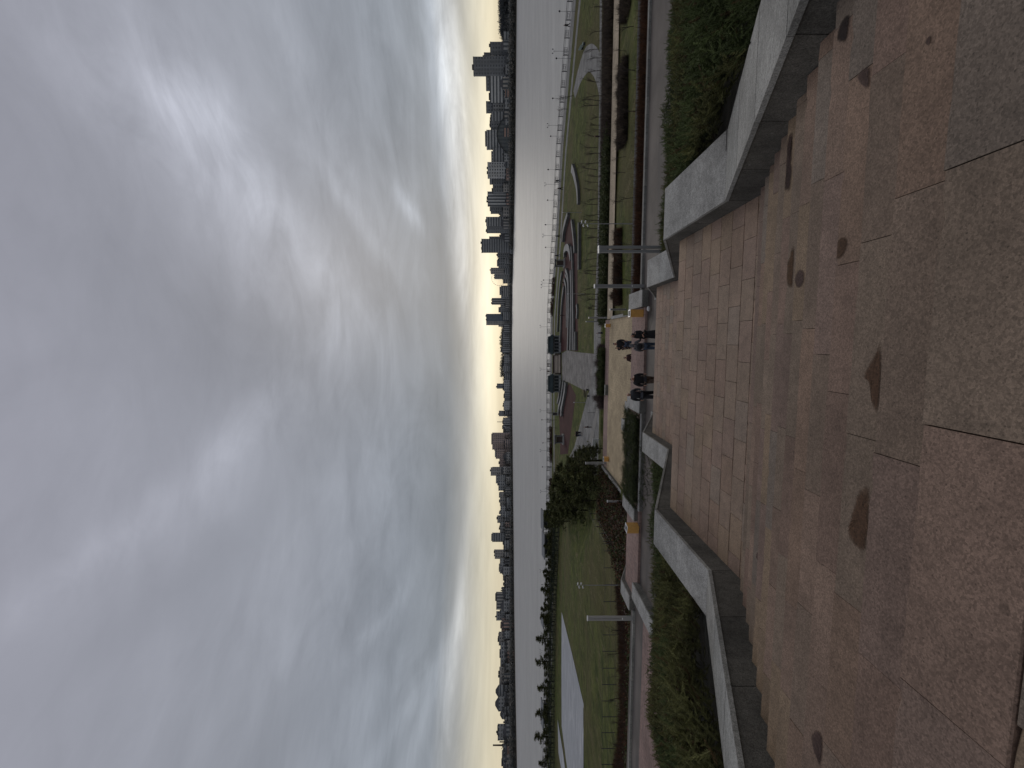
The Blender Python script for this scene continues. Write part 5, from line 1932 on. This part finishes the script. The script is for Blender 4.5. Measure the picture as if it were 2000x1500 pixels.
# chimneys
M['red_white'] = mat('chimney_stripes', lambda nt, b, tc, geo, tint: nt.l.new(nt.mix(nt.math('GREATER_THAN', nt.math('FRACT', nt.math('DIVIDE', nt.new('ShaderNodeSeparateXYZ').outputs[2], 9.0)), .5), (0.2, 0.12, 0.12), (0.2, 0.2, 0.22)), b.inputs['Base Color']))
for y, top, lab, r_, mm in ((824, 971, 'thin dark chimney above the pale warehouse across the river', 1.1, 'roof_far'), (1455.5, 963, 'tall thin chimney near the photo\'s lower edge across the river', 1.7, 'brown'), (1449, 976, 'short thin chimney beside the tall chimney across the river', 1.4, 'brown')):
    X, Y = far_at(y, 200)
    k = F / Y
    H = E + (990 - top) / k - WZ - 2
    root = thing('chimney', lab, 'chimney', (X, Y, WZ + 2))
    m = MB()
    m.tube([(0, 0, 0), (0, 0, H)], [r_ * 1.5, r_], 8)
    on(root, m, 'shaft', M[mm], True)
    m = MB()
    m.tube([(0, 0, H - 1), (0, 0, H + .4)], [r_ * 1.2, r_ * 1.2], 8)
    on(root, m, 'rim', M['roof_far'])
X, Y = far_at(493, 42)
root = thing('roof_mast', 'thin rooftop mast with a small flag on the tall grey tower', 'mast', (X, Y, E + 47 / F * Y - .5))
m = MB()
m.tube([(0, 0, 0), (0, 0, 6)], [.35, .2], 5)
on(root, m, 'pole', M['roof_far'])
m = MB()
m.box((-1.2, 0, 3.6), 2.2, .1, 1.6)
on(root, m, 'flag', M['brown'])

# trees along the far shore and the wooded rises
def far_trees(name, label, y0, y1, topfun, back, n, cols, size, seed):
    r = np.random.RandomState(seed)
    xf, tn = [], []
    for i in range(n):
        y = r.uniform(y0, y1)
        Y = shore_y(y) + back * r.uniform(.7, 1.4)
        k = F / Y
        ztop = E + (990 - topfun(y)) / k
        zb = WZ + 1.5
        lv = r.rand() ** .7
        z = zb + (ztop - zb) * lv * (1 + .07 * math.sin(y * .9) + .05 * math.sin(y * 2.7))
        xf.append((r.randint(5), rotm(r.uniform(0, 6), r.uniform(0, 6), 0, r.uniform(*size), ((750 - y) / k, Y, z))))
        tn.append(np.array(cols[r.randint(len(cols))]) * (.7 + .5 * lv))
    o = scatter(name, BLOBS, xf, tn, M['leaf'], kind='stuff')
    tag(o, label)
    return o
FC = [(0.10, 0.112, 0.11), (0.14, 0.14, 0.125), (0.18, 0.168, 0.145), (0.08, 0.09, 0.095), (0.30, 0.285, 0.26)]
far_trees('shore_treeline', 'dark line of trees along the far river bank below the towers', -40, 540, lambda y: np.interp(y, [0, 300, 420, 540], [996, 995, 995, 996]), 26, 9000, FC, (2.5, 6.5), 71)
far_trees('shore_treeline', 'thin low line of bushes and embankment along the far bank', 540, 1540, lambda y: np.interp(y, [540, 900, 1200, 1540], [994, 997, 996, 996]), 18, 7000, FC, (2.5, 6), 72)
far_trees('hill_forest', 'dark wooded hill at the photo\'s upper edge across the river', -60, 80, lambda y: np.interp(y, [-60, 0, 40, 60, 80], [976, 977, 977, 978, 984]), 60, 6500, [(0.075, 0.082, 0.088), (0.09, 0.095, 0.098), (0.065, 0.072, 0.08)], (3, 6), 73)
far_trees('hill_forest', 'grey wooded rise behind the low rows across the river', 634, 750, lambda y: 979 + 1.5 * math.sin(y * .12) + (y > 735) * 4, 160, 3200, [(0.075, 0.08, 0.08), (0.09, 0.09, 0.085)], (4, 9), 74)
far_trees('hill_forest', 'grey band of trees between the far apartment blocks', 800, 1540, lambda y: 985 + 1.5 * math.sin(y * .09), 55, 5200, [(0.06, 0.062, 0.06), (0.075, 0.072, 0.065)], (3, 7), 75)
# ------------------------------------------------------------------ people
def cloth(name, c, rough=0.85):
    def fn(nt, b, tc, geo, tint):
        n = nt.mapr(nt.noise(tc, 14, 3, 0.6), 0.3, 0.7, 0.75, 1.2)
        s = nt.new('ShaderNodeVectorMath', operation='SCALE')
        nt.set(s.inputs[0], c)
        nt.l.new(n, s.inputs['Scale'])
        nt.l.new(s.outputs[0], b.inputs['Base Color'])
        b.inputs['Roughness'].default_value = rough
    return mat(name, fn)
M['skin'] = mat('skin', color=(0.42, 0.24, 0.17), rough=0.6)
M['c_black'] = cloth('black_cloth', (0.012, 0.012, 0.014))
M['c_leather'] = cloth('dark_leather', (0.018, 0.021, 0.027), 0.5)
M['c_jeans'] = cloth('blue_denim', (0.045, 0.065, 0.10))
M['c_brown'] = cloth('brown_trousers', (0.085, 0.058, 0.042))
M['c_grey'] = cloth('grey_cloth', (0.11, 0.11, 0.115))
M['c_navy'] = cloth('navy_cloth', (0.02, 0.027, 0.06))
M['c_maroon'] = cloth('maroon_cloth', (0.05, 0.022, 0.022))
M['c_white'] = cloth('white_cloth', (0.55, 0.54, 0.52))
M['c_orange'] = cloth('orange_cloth', (0.42, 0.20, 0.05))
M['hair_dark'] = cloth('dark_hair', (0.010, 0.008, 0.007), 0.5)
M['hair_grey'] = cloth('grey_hair', (0.16, 0.15, 0.15), 0.6)
M['shoe'] = cloth('dark_shoe', (0.016, 0.015, 0.014), 0.6)

def skin_mesh(name, chains, m, parent, sub=1):
    """grow one smooth surface over connected joints; chains = [[(point, radius), ...]], shared points join"""
    bm = bmesh.new()
    lay = bm.verts.layers.skin.verify()
    key = {}
    first = None
    for ch in chains:
        prev = None
        for p, r in ch:
            kk = tuple(round(c, 4) for c in p)
            v = key.get(kk)
            if v is None:
                v = bm.verts.new(p)
                v[lay].radius = (r, r) if not hasattr(r, '__len__') else r
                key[kk] = v
                if first is None:
                    first = v
                    v[lay].use_root = True
            if prev is not None and prev is not v and bm.edges.get((prev, v)) is None:
                bm.edges.new((prev, v))
            prev = v
    me = bpy.data.meshes.new(name)
    bm.to_mesh(me)
    bm.free()
    o = bpy.data.objects.new(name, me)
    COL.objects.link(o)
    sk = o.modifiers.new('skin', 'SKIN')
    sk.use_smooth_shade = True
    if sub:
        ss = o.modifiers.new('sub', 'SUBSURF')
        ss.levels = ss.render_levels = sub
    dg = bpy.context.evaluated_depsgraph_get()
    m2 = bpy.data.meshes.new_from_object(o.evaluated_get(dg))
    m2.name = name
    bpy.data.objects.remove(o)
    bpy.data.meshes.remove(me)
    a = m2.attributes.get('tint') or m2.attributes.new('tint', 'FLOAT_COLOR', 'FACE')
    m2.materials.clear()
    m2.materials.append(m)
    for p in m2.polygons:
        p.use_smooth = True
        p.material_index = 0
    o2 = bpy.data.objects.new(name, m2)
    COL.objects.link(o2)
    o2.parent = parent
    return o2

def V3(*a):
    return Vector(a)
def person(label, loc, rz, H=1.72, top='c_black', legs='c_jeans', hair='hair_dark', hairlen=.0, stride=.0, coat=.0, lean=0.0, armL=(.06, .0, 0), armR=(.06, .0, 0), bulk=1.0, head=(0, 0), hands=True, hood=None, sleeve=None, group=None):
    """facing +y; arm = (forward reach of hand, outward, lift); head = (nod forward, turn sideways)"""
    s = H / 1.75
    root = thing('person', label, 'person', loc, rz, group)
    root.scale = (s, s, s)
    ln = lambda z: lean * max(0, z - .95) * .8
    P = lambda x, y, z: V3(x, y + ln(z), z)
    pel, bel, chs, nek = P(0, 0, .96), P(0, .01, 1.12), P(0, 0, 1.34), P(0, .01, 1.50)
    hb = P(0, .03, 1.56) + V3(head[1] * .02, head[0] * .03, -head[0] * .01)
    hm = hb + V3(head[1] * .03, .015 + head[0] * .06, .08 - head[0] * .015)
    ht = hm + V3(head[1] * .01, .0 + head[0] * .05, .085)
    chains = [[(pel, (.15 * bulk, .11 * bulk)), (bel, (.135 * bulk, .105 * bulk)), (chs, (.165 * bulk, .115 * bulk)), (nek, .055), (hb, .06), (hm, (.078, .092)), (ht, (.058, .07))]]
    # face: nose and ears grow from the head, the jaw from its base
    chains.append([(hm, .08), (hm + V3(0, .098, -.012), .013)])
    chains.append([(hb, .06), (hb + V3(0, .06, .012), .036)])
    for sg in (-1, 1):
        chains.append([(hm, .08), (hm + V3(sg * .082, -.01, -.005), .016)])
    leg, arm = {}, {}
    for sg in (-1, 1):
        hip = P(sg * .09, 0, .90)
        st = stride * sg
        kn = V3(sg * .095, st * .5 + .03 + abs(stride) * .1, .49)
        lift = .08 * abs(stride) if st < 0 else 0
        an = V3(sg * .10, st - (.05 if st < 0 else 0), .085 + lift)
        toe = an + V3(sg * .02, .15, -.045 - (0.02 if st < 0 else 0))
        leg[sg] = (hip, kn, an, toe)
        chains.append([(pel, .15), (hip, .095 * bulk), (kn, .056), (an, .04), (toe, .032)])
        a_ = armL if sg < 0 else armR
        sh = P(sg * .185 * (bulk * .5 + .5), -.005, 1.42)
        el = P(sg * (.235 * (bulk * .5 + .5) + a_[1] * .4), -.03 + a_[0] * .15, 1.15 + a_[2] * .12)
        wr = P(sg * (.225 * (bulk * .5 + .5) + a_[1]), a_[0], .90 + a_[2])
        arm[sg] = (sh, el, wr)
        dirn = (wr - el).normalized()
        palm = wr + dirn * .07
        chains.append([(chs, .16), (sh, .062 * bulk), (el, .044), (wr, .029), (palm, (.04, .02))])
        if hands:
            side = V3(0, 1, 0) if abs(dirn.y) < .8 else V3(0, 0, 1)
            side = (side - dirn * side.dot(dirn)).normalized()
            inn = V3(-sg, 0, 0)
            for k, L in enumerate((.070, .080, .075, .058)):
                b0_ = palm + side * (.028 - k * .019) + dirn * .012
                b1_ = b0_ + dirn * L * .55 + inn * .008
                b2_ = b1_ + dirn * L * .40 + inn * .022
                chains.append([(palm, .035), (b0_, .0095), (b1_, .0085), (b2_, .007)])
            t0 = wr + dirn * .03 + side * .03
            chains.append([(wr, .03), (t0, .011), (t0 + dirn * .035 + side * .016 + inn * .01, .010), (t0 + dirn * .06 + side * .016 + inn * .02, .008)])
    skin_mesh('body', chains, M['skin'], root)
    # clothing
    ch = [[(pel + V3(0, 0, -.10), (.172 * bulk, .135 * bulk)), (bel, (.16 * bulk, .13 * bulk)), (chs, (.185 * bulk, .135 * bulk)), (P(0, 0, 1.455), (.13 * bulk, .10 * bulk)), (nek + V3(0, 0, .01), (.085, .08))]]
    for sg in (-1, 1):
        sh, el, wr = arm[sg]
        ch.append([(chs, .18), (sh, .082 * bulk), (el, .066 * bulk), (wr.lerp(el, .06), .048)])
    skin_mesh('coat' if coat else 'jacket', ch, M[top], root)
    if coat:
        mb = MB()
        n = 14
        rings = []
        for i in range(5):
            t = i / 4
            z = 1.0 - coat * t
            rx, ry = .175 * bulk + .05 * t, .135 * bulk + .06 * t + abs(stride) * .25 * t
            rings.append([(rx * math.cos(2 * math.pi * k / n) * (1 + .05 * math.sin(k * 2.4)), ry * math.sin(2 * math.pi * k / n), z) for k in range(n)])
        vs = [v for r in rings for v in r]
        fs = [(i * n + k, (i + 1) * n + k, (i + 1) * n + (k + 1) % n, i * n + (k + 1) % n) for i in range(4) for k in range(n)]
        mb.add(vs, fs)
        mb.build('coat_skirt', M[top], root, smooth=True)
    tr = []
    for sg in (-1, 1):
        hip, kn, an, toe = leg[sg]
        tr.append([(pel, (.16 * bulk, .125 * bulk)), (hip, .118 * bulk), (kn, .088 * bulk), (an + V3(0, -.005, .02), .072 * bulk)])
    skin_mesh('trousers', tr, M[legs], root)
    for sg in (-1, 1):
        hip, kn, an, toe = leg[sg]
        skin_mesh('shoe', [[(an + V3(0, -.05, -.045), .038), (an + V3(0, .05, -.045), .045), (toe + V3(0, .02, .004), .036)]], M['shoe'], root)
    if hair:
        c0 = hm + V3(0, -.028, .045)
        hc = [[(c0 + V3(0, .070, .022), .042), (c0 + V3(0, .0, .02), (.092, .09)), (c0 + V3(0, -.045, -.03), (.082, .062))]]
        if hairlen:
            hc[0] += [(c0 + V3(0, -.07, -.14), (.078, .05)), (c0 + V3(0, -.085, -.14 - hairlen * .5), (.10, .05)), (c0 + V3(0, -.07, -.14 - hairlen), (.08, .03))]
            for sg in (-1, 1):
                hc.append([(c0 + V3(0, .0, .02), .08), (c0 + V3(sg * .082, .0, -.05), .03), (c0 + V3(sg * .10, .02, -.2), .035), (c0 + V3(sg * .10, .05, -.2 - hairlen * .6), .03)])
        skin_mesh('hair', hc, M[hair], root)
    if hood:
        c0 = hm + V3(0, -.03, .03)
        skin_mesh('hood', [[(c0 + V3(0, .045, .055), .07), (c0, (.105, .105)), (c0 + V3(0, -.03, -.12), (.11, .09)), (c0 + V3(0, -.06, -.2), (.13, .08))]], M[hood], root)
    else:
        for sg in (-1, 1):
            e = MB()
            e.box(tuple(hm + V3(sg * .033, .083, .006)), .022, .008, .012)
            e.build('eye', M['hair_dark'], root)
        e = MB()
        e.box(tuple(hm + V3(0, .084, -.062)), .05, .012, .010)
        e.build('mouth', M['c_maroon'], root)
    return root

RD_ = 8.2
def road_spot(x, y, Y):
    X = (750 - y) / F * Y
    return Vector((X, Y, E - RD_))
TC = math.pi
pw = person('woman in a long black coat with long black hair, hidden below by the landing edge', road_spot(0, 653, 23.9), TC - .9, 1.68, 'c_black', 'c_black', 'hair_dark', .34, .12, .62, .05, (.22, -.05, .22), (.05, .02, 0), 1.12, (.5, .4))
pg = person('person in a pale grey hood and jeans seen from behind, carrying a dark backpack', road_spot(0, 676, 23.9), -.25, 1.70, 'c_grey', 'c_jeans', None, 0, .10, 0, .10, (.10, .02, .05), (.30, .16, .18), 1.08, (.4, .2), hood='c_grey')
pb = person('heavily built man in a bulky black jacket and brown trousers, head bowed', road_spot(0, 742, 24.0), TC + .15, 1.70, 'c_black', 'c_brown', 'hair_dark', 0, .18, .14, .16, (.10, .03, .02), (.12, .05, .05), 1.42, (1.1, -.2))
pl_ = person('bald man in a shiny dark leather jacket walking towards the stairs', road_spot(0, 771, 24.4), TC - .1, 1.76, 'c_leather', 'c_black', None, 0, .26, .10, .02, (.14, .06, .06), (.02, .04, .02), 1.28, (.1, 0))
def stair_spot(y, Y):
    X = (750 - y) / F * Y
    p, q = to_pq(X, Y)
    i = math.ceil((q - 29.2) / .3875)
    D = 13.3 if q > 41.55 else 8.05 + max(0, i) * (13.3 - 8.05) / 32
    return Vector((X, Y, E - D))
person('man in a black jacket and blue jeans standing just beyond the hooded person', stair_spot(671, 31.6), TC - .5, 1.76, 'c_black', 'c_jeans', 'hair_dark', 0, .10, 0, .02, (.12, .03, .05), (.10, .04, .05), 1.15, (.2, .2))
person('dark dressed person farther off on the plaza holding up a camera', stair_spot(680, 48.3), TC + .4, 1.70, 'c_black', 'c_black', 'hair_dark', 0, .1, 0, 0, (.30, -.06, .48), (.25, -.08, .45), 1.05)
person('second dark figure on the plaza close beside the one with a camera', stair_spot(676, 46.2), TC - .3, 1.66, 'c_black', 'c_black', 'hair_dark', .2, .08, 0, 0, (.06, 0, 0), (.06, 0, 0), 1.1)
person('person in a maroon jacket carrying a pale bag, waist up above the pink pavement', stair_spot(699, 35.5), TC + .1, 1.66, 'c_maroon', 'c_black', 'hair_dark', 0, .10, 0, .05, (.16, .03, .08), (.10, .06, .02), 1.15, (.2, 0))
person('runner in blue with legs apart on the path below the plaza', at(1183, 650, E - .02), math.pi / 2, 1.62, 'c_navy', 'c_navy', 'hair_dark', 0, .34, 0, .12, (.22, 0, .15), (-.12, .02, .1), 1.0)
# bags and things carried
def bag(name, label, cat, loc, sx_, sy_, sz_, m, rz=0.0, strap=True):
    root = thing(name, label, cat, loc, rz)
    body = skin_mesh('bag_body', [[(V3(0, 0, sz_ * .18), (sx_ * .5, sy_ * .5)), (V3(0, 0, sz_ * .5), (sx_ * .52, sy_ * .52)), (V3(0, 0, sz_ * .85), (sx_ * .4, sy_ * .4))]], M[m], root)
    if strap:
        a = MB()
        for sg in (-1, 1):
            a = MB()
            a.tube([(sg * sx_ * .28, sy_ * .3, sz_ * .85), (sg * sx_ * .3, sy_ * .8, sz_ * 1.02), (sg * sx_ * .3, sy_ * 1.0, sz_ * .8), (sg * sx_ * .28, sy_ * .75, sz_ * .3)], [.02] * 4, 5)
            a.build('strap', M[m], root)
    return root
fwd = Vector((math.sin(.25), math.cos(.25), 0))
bag('backpack', 'black backpack on the back of the hooded person', 'backpack', pg.location - fwd * .22 + Vector((0, 0, .98)), .36, .22, .48, 'c_black', -.25)
v = stair_spot(686, 34.6)
bag('shoulder_bag', 'orange bag held up between the grey hood and the maroon jacket', 'bag', v + Vector((.0, -.3, .62)), .42, .26, .42, 'c_orange', .3, False)
v = stair_spot(697.5, 35.2)
bag('shopping_bag', 'pale grey bag in front of the person in maroon', 'bag', v + Vector((.05, -.1, .62)), .3, .16, .36, 'c_grey', 0, False)

# strollers by the river: four dark figures, then copies
FAR = []
def far_person(label, loc, rz, k, h=1.7):
    kinds = [('c_black', 'c_black', 'hair_dark', .28), ('c_navy', 'c_black', 'hair_dark', .1), ('c_black', 'c_jeans', 'hair_dark', .2), ('c_maroon', 'c_black', 'hair_dark', .0)]
    while len(FAR) <= k:
        FAR.append(None)
    if FAR[k] is None:
        a = kinds[k]
        FAR[k] = person(label, loc, rz, h, a[0], a[1], a[2], 0, a[3], .2 if k != 1 else 0, .02, bulk=1.2, hands=False, group=None)
        return FAR[k]
    return dup(FAR[k], loc, rz, h / 1.75, label)
far_person('dark figure strolling on the grey path left of a partner, near the red floor', at(1137, 845, E - .02), TC, 0, 1.8)
far_person('partner of the strolling dark figure on the grey path, nearer the pines', at(1137, 850, E - .02), TC, 2, 1.85)
far_person('dark figure stooping beside poles on the wide grey path', at(1156, 834, E - .02), TC * .5, 3, 1.7)
far_person('dark walker on the upper lawn path by the railing shrubs', at(1100, 368, E - .02), 1.5, 0, 2.0)
far_person('dark walker on the promenade behind the bowed white bench', at(1095, 353, E - .02), -1.4, 2, 1.9)
far_person('dark walker between the promenade and the tip of the maroon floor', at(1095, 461, E - .02), 1.5, 0, 1.9)
far_person('dark walker beside the small dark roofed kiosk', at(1094, 499, E - .02), 1.5, 2, 2.0)
far_person('dark visitor standing on the inner seating terraces', at(1102, 616, E - .02), 1.5, 3, 1.6)
far_person('person in black sitting low among the inner terraces', at(1104, 552, E - .02), 1.2, 0, 1.3)
far_person('dark person by the rail at the photo\'s upper edge', at(1114, 49, E - .02), 1.5, 0, 1.9)
far_person('dark figure at the foot of the bank above the bowed bench', at(1173, 266, E - .02), 1.5, 3, 1.2)
v, _ = bank_at(711, 3.0)
far_person('one of two dark visitors at the railing behind the stage, nearer the upper pavilion', (v.x, v.y, .03), 0, 0, 1.75)
v, _ = bank_at(715, 3.0)
far_person('one of two dark visitors at the railing behind the stage, nearer the lower pavilion', (v.x, v.y, .03), 0, 2, 1.75)
v, _ = bank_at(725, 3.4)
far_person('lone dark visitor at the railing beside the lower pavilion roof', (v.x, v.y, .03), .4, 3, 1.7)
v, _ = bank_at(857, 4.0)
far_person('dark stroller on the promenade behind the lower kiosk', (v.x, v.y, .03), 1.5, 0, 1.8)
v, _ = bank_at(912, 5.0)
far_person('dark stroller on the promenade above the first dense pines', (v.x, v.y, .03), 1.5, 2, 1.7)

# ------------------------------------------------------------------ small things
def pole_thing(label, loc, h, m='dark_metal', name='bollard_post'):
    root = thing(name, label, 'post', loc)
    a = MB()
    a.tube([(0, 0, 0), (0, 0, h)], [.04, .03], 6)
    on(root, a, 'shaft', M[m])
    a = MB()
    a.tube([(0, 0, h), (0, 0, h + .08)], [.055, .04], 6)
    on(root, a, 'knob', M[m])
pole_thing('thin dark post on the low path beside the runner', at(1180, 659.5, E - .02), .95)
pole_thing('thin dark post at the striped ramp below the bare hedge', at(1163, 806, E - .02), 1.4)
# a plain bench on the apron's edge
root = thing('park_bench', 'dark wooden bench at the lower corner of the grey apron', 'bench', at(1150, 767, E - .02), .6)
m = MB()
for k in range(4):
    m.box((0, -.2 + k * .14, .46), 2.0, .11, .05)
on(root, m, 'seat', M['brown'])
m = MB()
for k in range(3):
    m.box((0, .34, .62 + k * .15), 2.0, .05, .11)
on(root, m, 'backrest', M['brown'])
for sg in (-1, 1):
    m = MB()
    m.box((sg * .8, .08, 0), .08, .55, .46)
    on(root, m, 'leg', M['dark_metal'])
# green picnic bench on the upper grass
root = thing('park_bench', 'pale green bench on the grass strip beside the oval path', 'bench', at(1141, 89, E - .02), 1.2)
M['bench_green'] = mat('bench_green', color=(0.16, 0.21, 0.20), rough=.8)
m = MB()
m.box((0, 0, .44), 3.4, .6, .07)
on(root, m, 'seat', M['bench_green'])
m = MB()
m.box((0, .4, .5), 3.4, .07, .6)
on(root, m, 'backrest', M['bench_green'])
for sg in (-1, 1):
    m = MB()
    m.box((sg * 1.4, .1, 0), .12, .6, .44)
    on(root, m, 'leg', M['dark_metal'])
# white direction frame by the pines
root = thing('ramp_sign', 'white slanting sign board next to the pines and the park path', 'sign', at(1176, 866, E - .02), -.6)
m = MB()
m.box((0, 0, .8), 2.2, .12, 1.0)
on(root, m, 'board', M['white_cap'])
for sg in (-1, 1):
    m = MB()
    m.box((sg * .9, 0, 0), .09, .09, .8)
    on(root, m, 'leg', M['steel'])
# striped ramp slab
flat('ramp_pavement', [(1170, 797), (1166, 793), (1150, 862), (1157, 866)], M['quay'], .05)
# bag left at the kerb
bag('plastic_bag', 'small pale bag left on the road beside a puddle', 'bag', at(1271, 603, 8.19), .34, .24, .26, 'c_white', .2, False)

# ------------------------------------------------------------------ wet marks
def stair_level(q):
    if q < Q0:
        return D0
    if q < QL1:
        return D0 + RISE * (int((q - Q0) / TREAD) + 1)
    return D1
def hit_stairs(x, y):
    s = x - 990.0
    Y = .9
    while Y < 12:
        X = (750 - y) / F * Y
        p, q = to_pq(X, Y)
        if s / F * Y >= stair_level(q):
            return p, q, stair_level(q)
        Y += .004
    return p, q, D1
def stain(pix, c, seed=0):
    hits = [hit_stairs(x, y) for x, y in pix]
    D = sorted(h[2] for h in hits)[len(hits) // 2]
    pts = []
    for (x, y) in pix:
        s = x - 990.0
        Y = F * D / s
        p, q = to_pq((750 - y) / F * Y, Y)
        pts.append((p, q))
    # keep inside one tread and round the outline
    i = round((D - D0) / RISE)
    qa, qb = Q0 + (i - 1) * TREAD + .012, Q0 + i * TREAD - .012
    if i <= 0:
        qa, qb = -3, Q0 - .01
    n = len(pts)
    out = []
    for k in range(n):
        a, b_, c_, d_ = pts[k - 1], pts[k], pts[(k + 1) % n], pts[(k + 2) % n]
        for t in (0, .25, .5, .75):
            f = lambda j: .5 * (2 * b_[j] + (c_[j] - a[j]) * t + (2 * a[j] - 5 * b_[j] + 4 * c_[j] - d_[j]) * t * t + (3 * b_[j] - a[j] - 3 * c_[j] + d_[j]) * t ** 3)
            out.append((f(0), min(qb, max(qa, f(1)))))
    mb = MB()
    rr = random.Random(int(pix[0][0] * 13 + pix[0][1]))
    L_ = max(abs(out[0][0] - out[len(out) // 2][0]), .08)
    out2 = []
    for k in range(len(out)):
        a, b_ = out[k], out[(k + 1) % len(out)]
        for t in (0, .33, .66):
            j = L_ * .016
            out2.append((a[0] + (b_[0] - a[0]) * t + rr.uniform(-j, j), min(qb, max(qa, a[1] + (b_[1] - a[1]) * t + rr.uniform(-j, j)))))
    out = out2
    # rings from the middle outwards; the shader lets the rim break up and fade
    cp_ = sum(p for p, q in out) / len(out)
    cq_ = sum(q for p, q in out) / len(out)
    vs, fs, fade = [S(cp_, cq_, D - .0042)], [], [1.0]
    n = len(out)
    rings = (.55, .8, 1.0, 1.16)
    for k_, g in enumerate(rings):
        for p, q in out:
            vs.append(S(cp_ + (p - cp_) * g, min(qb, max(qa, cq_ + (q - cq_) * g)), D - .0042))
            fade.append((1.0, .85, .5, 0.0)[k_])
    for i in range(n):
        fs.append((0, 1 + i, 1 + (i + 1) % n))
    for k_ in range(len(rings) - 1):
        for i in range(n):
            a, b2 = 1 + k_ * n + i, 1 + k_ * n + (i + 1) % n
            fs.append((a, a + n, b2 + n, b2))
    mb.add(vs, fs, c)
    o = mb.build('wet_mark', M['wet'], kind='structure')
    o.data.validate()
    at_ = o.data.attributes.new('fade', 'FLOAT', 'POINT')
    at_.data.foreach_set('value', fade[:len(o.data.vertices)])
    if sum(pl.normal.z for pl in o.data.polygons) < 0:
        o.data.flip_normals()
def f_wet(nt, b, tc, geo, tint):
    f_granite(0.6, 0.3, 0.85)(nt, b, tc, geo, tint)
    fd = nt.new('ShaderNodeAttribute', attribute_name='fade').outputs['Fac']
    n = nt.noise(geo, 26, 4, 0.7)
    n2 = nt.noise(geo, 7, 3, 0.6)
    a = nt.math('ADD', fd, nt.math('ADD', nt.math('MULTIPLY', nt.math('SUBTRACT', n, 0.5), 0.9), nt.math('MULTIPLY', nt.math('SUBTRACT', n2, 0.5), 0.9)))
    nt.l.new(nt.mapr(a, 0.25, 0.85, 0.0, 0.88), b.inputs['Alpha'])
M['wet'] = mat('damp_stone', f_wet)
DB = (0.105, 0.058, 0.033)
DR = (0.088, 0.056, 0.046)
stain([(1720, 682), (1712, 690), (1700, 712), (1690, 735), (1698, 745), (1702, 765), (1705, 790), (1717, 797)], DB)
stain([(1698, 958), (1680, 962), (1672, 985), (1662, 1020), (1660, 1040), (1672, 1062), (1690, 1068), (1696, 1020)], DB)
stain([(1551, 480), (1541, 505), (1535, 530), (1537, 552), (1546, 561), (1549, 540)], (0.085, 0.045, 0.022))
stain([(1561, 528), (1553, 545), (1556, 558), (1563, 561), (1570, 550), (1571, 533)], DR)
stain([(1645, 464), (1634, 478), (1631, 500), (1637, 506), (1648, 496), (1655, 472)], DB)
stain([(1697, 130), (1680, 142), (1676, 152), (1685, 166), (1697, 170)], DR)
stain([(1548, 262), (1540, 275), (1532, 345), (1533, 366), (1543, 366), (1546, 300)], (0.045, 0.024, 0.020))
stain([(1657, 30), (1643, 45), (1636, 70), (1640, 82), (1653, 78), (1658, 50)], (0.03, 0.02, 0.018))
stain([(1597, 1428), (1588, 1435), (1587, 1455), (1595, 1478), (1602, 1495), (1606, 1460), (1605, 1437)], DR)
stain([(1480, 1079), (1477, 1088), (1483, 1096), (1485, 1087)], DR)
stain([(1819, 70), (1812, 76), (1810, 86), (1818, 86)], DR)
# puddle on the road
def puddle(x, y, rx, ry, m, lift, name='puddle'):
    c = at(x, y, 8.2 - lift)
    mb = MB()
    mb.add([(c.x + rx * math.cos(a) * (1 + .15 * math.sin(3 * a)), c.y + ry * math.sin(a) * (1 + .12 * math.cos(2 * a)), c.z) for a in np.linspace(0, 6.2832, 40)[:-1]], [tuple(range(39))])
    return mb.build(name, m, kind='structure')
M['damp'] = mat('damp_asphalt', color=(0.042, 0.032, 0.027), rough=0.7)
M['damp2'] = mat('silt', color=(0.085, 0.072, 0.058), rough=0.8)
puddle(1268, 598, 1.45, .9, M['damp2'], .004, 'silt_patch_pavement')
puddle(1268, 590, .95, .55, M['damp'], .008, 'wet_patch_pavement')
puddle(1268, 612, .32, .42, M['damp'], .012, 'wet_patch_pavement')
puddle(1270, 742, .9, .7, M['damp2'], .004, 'silt_patch_pavement')
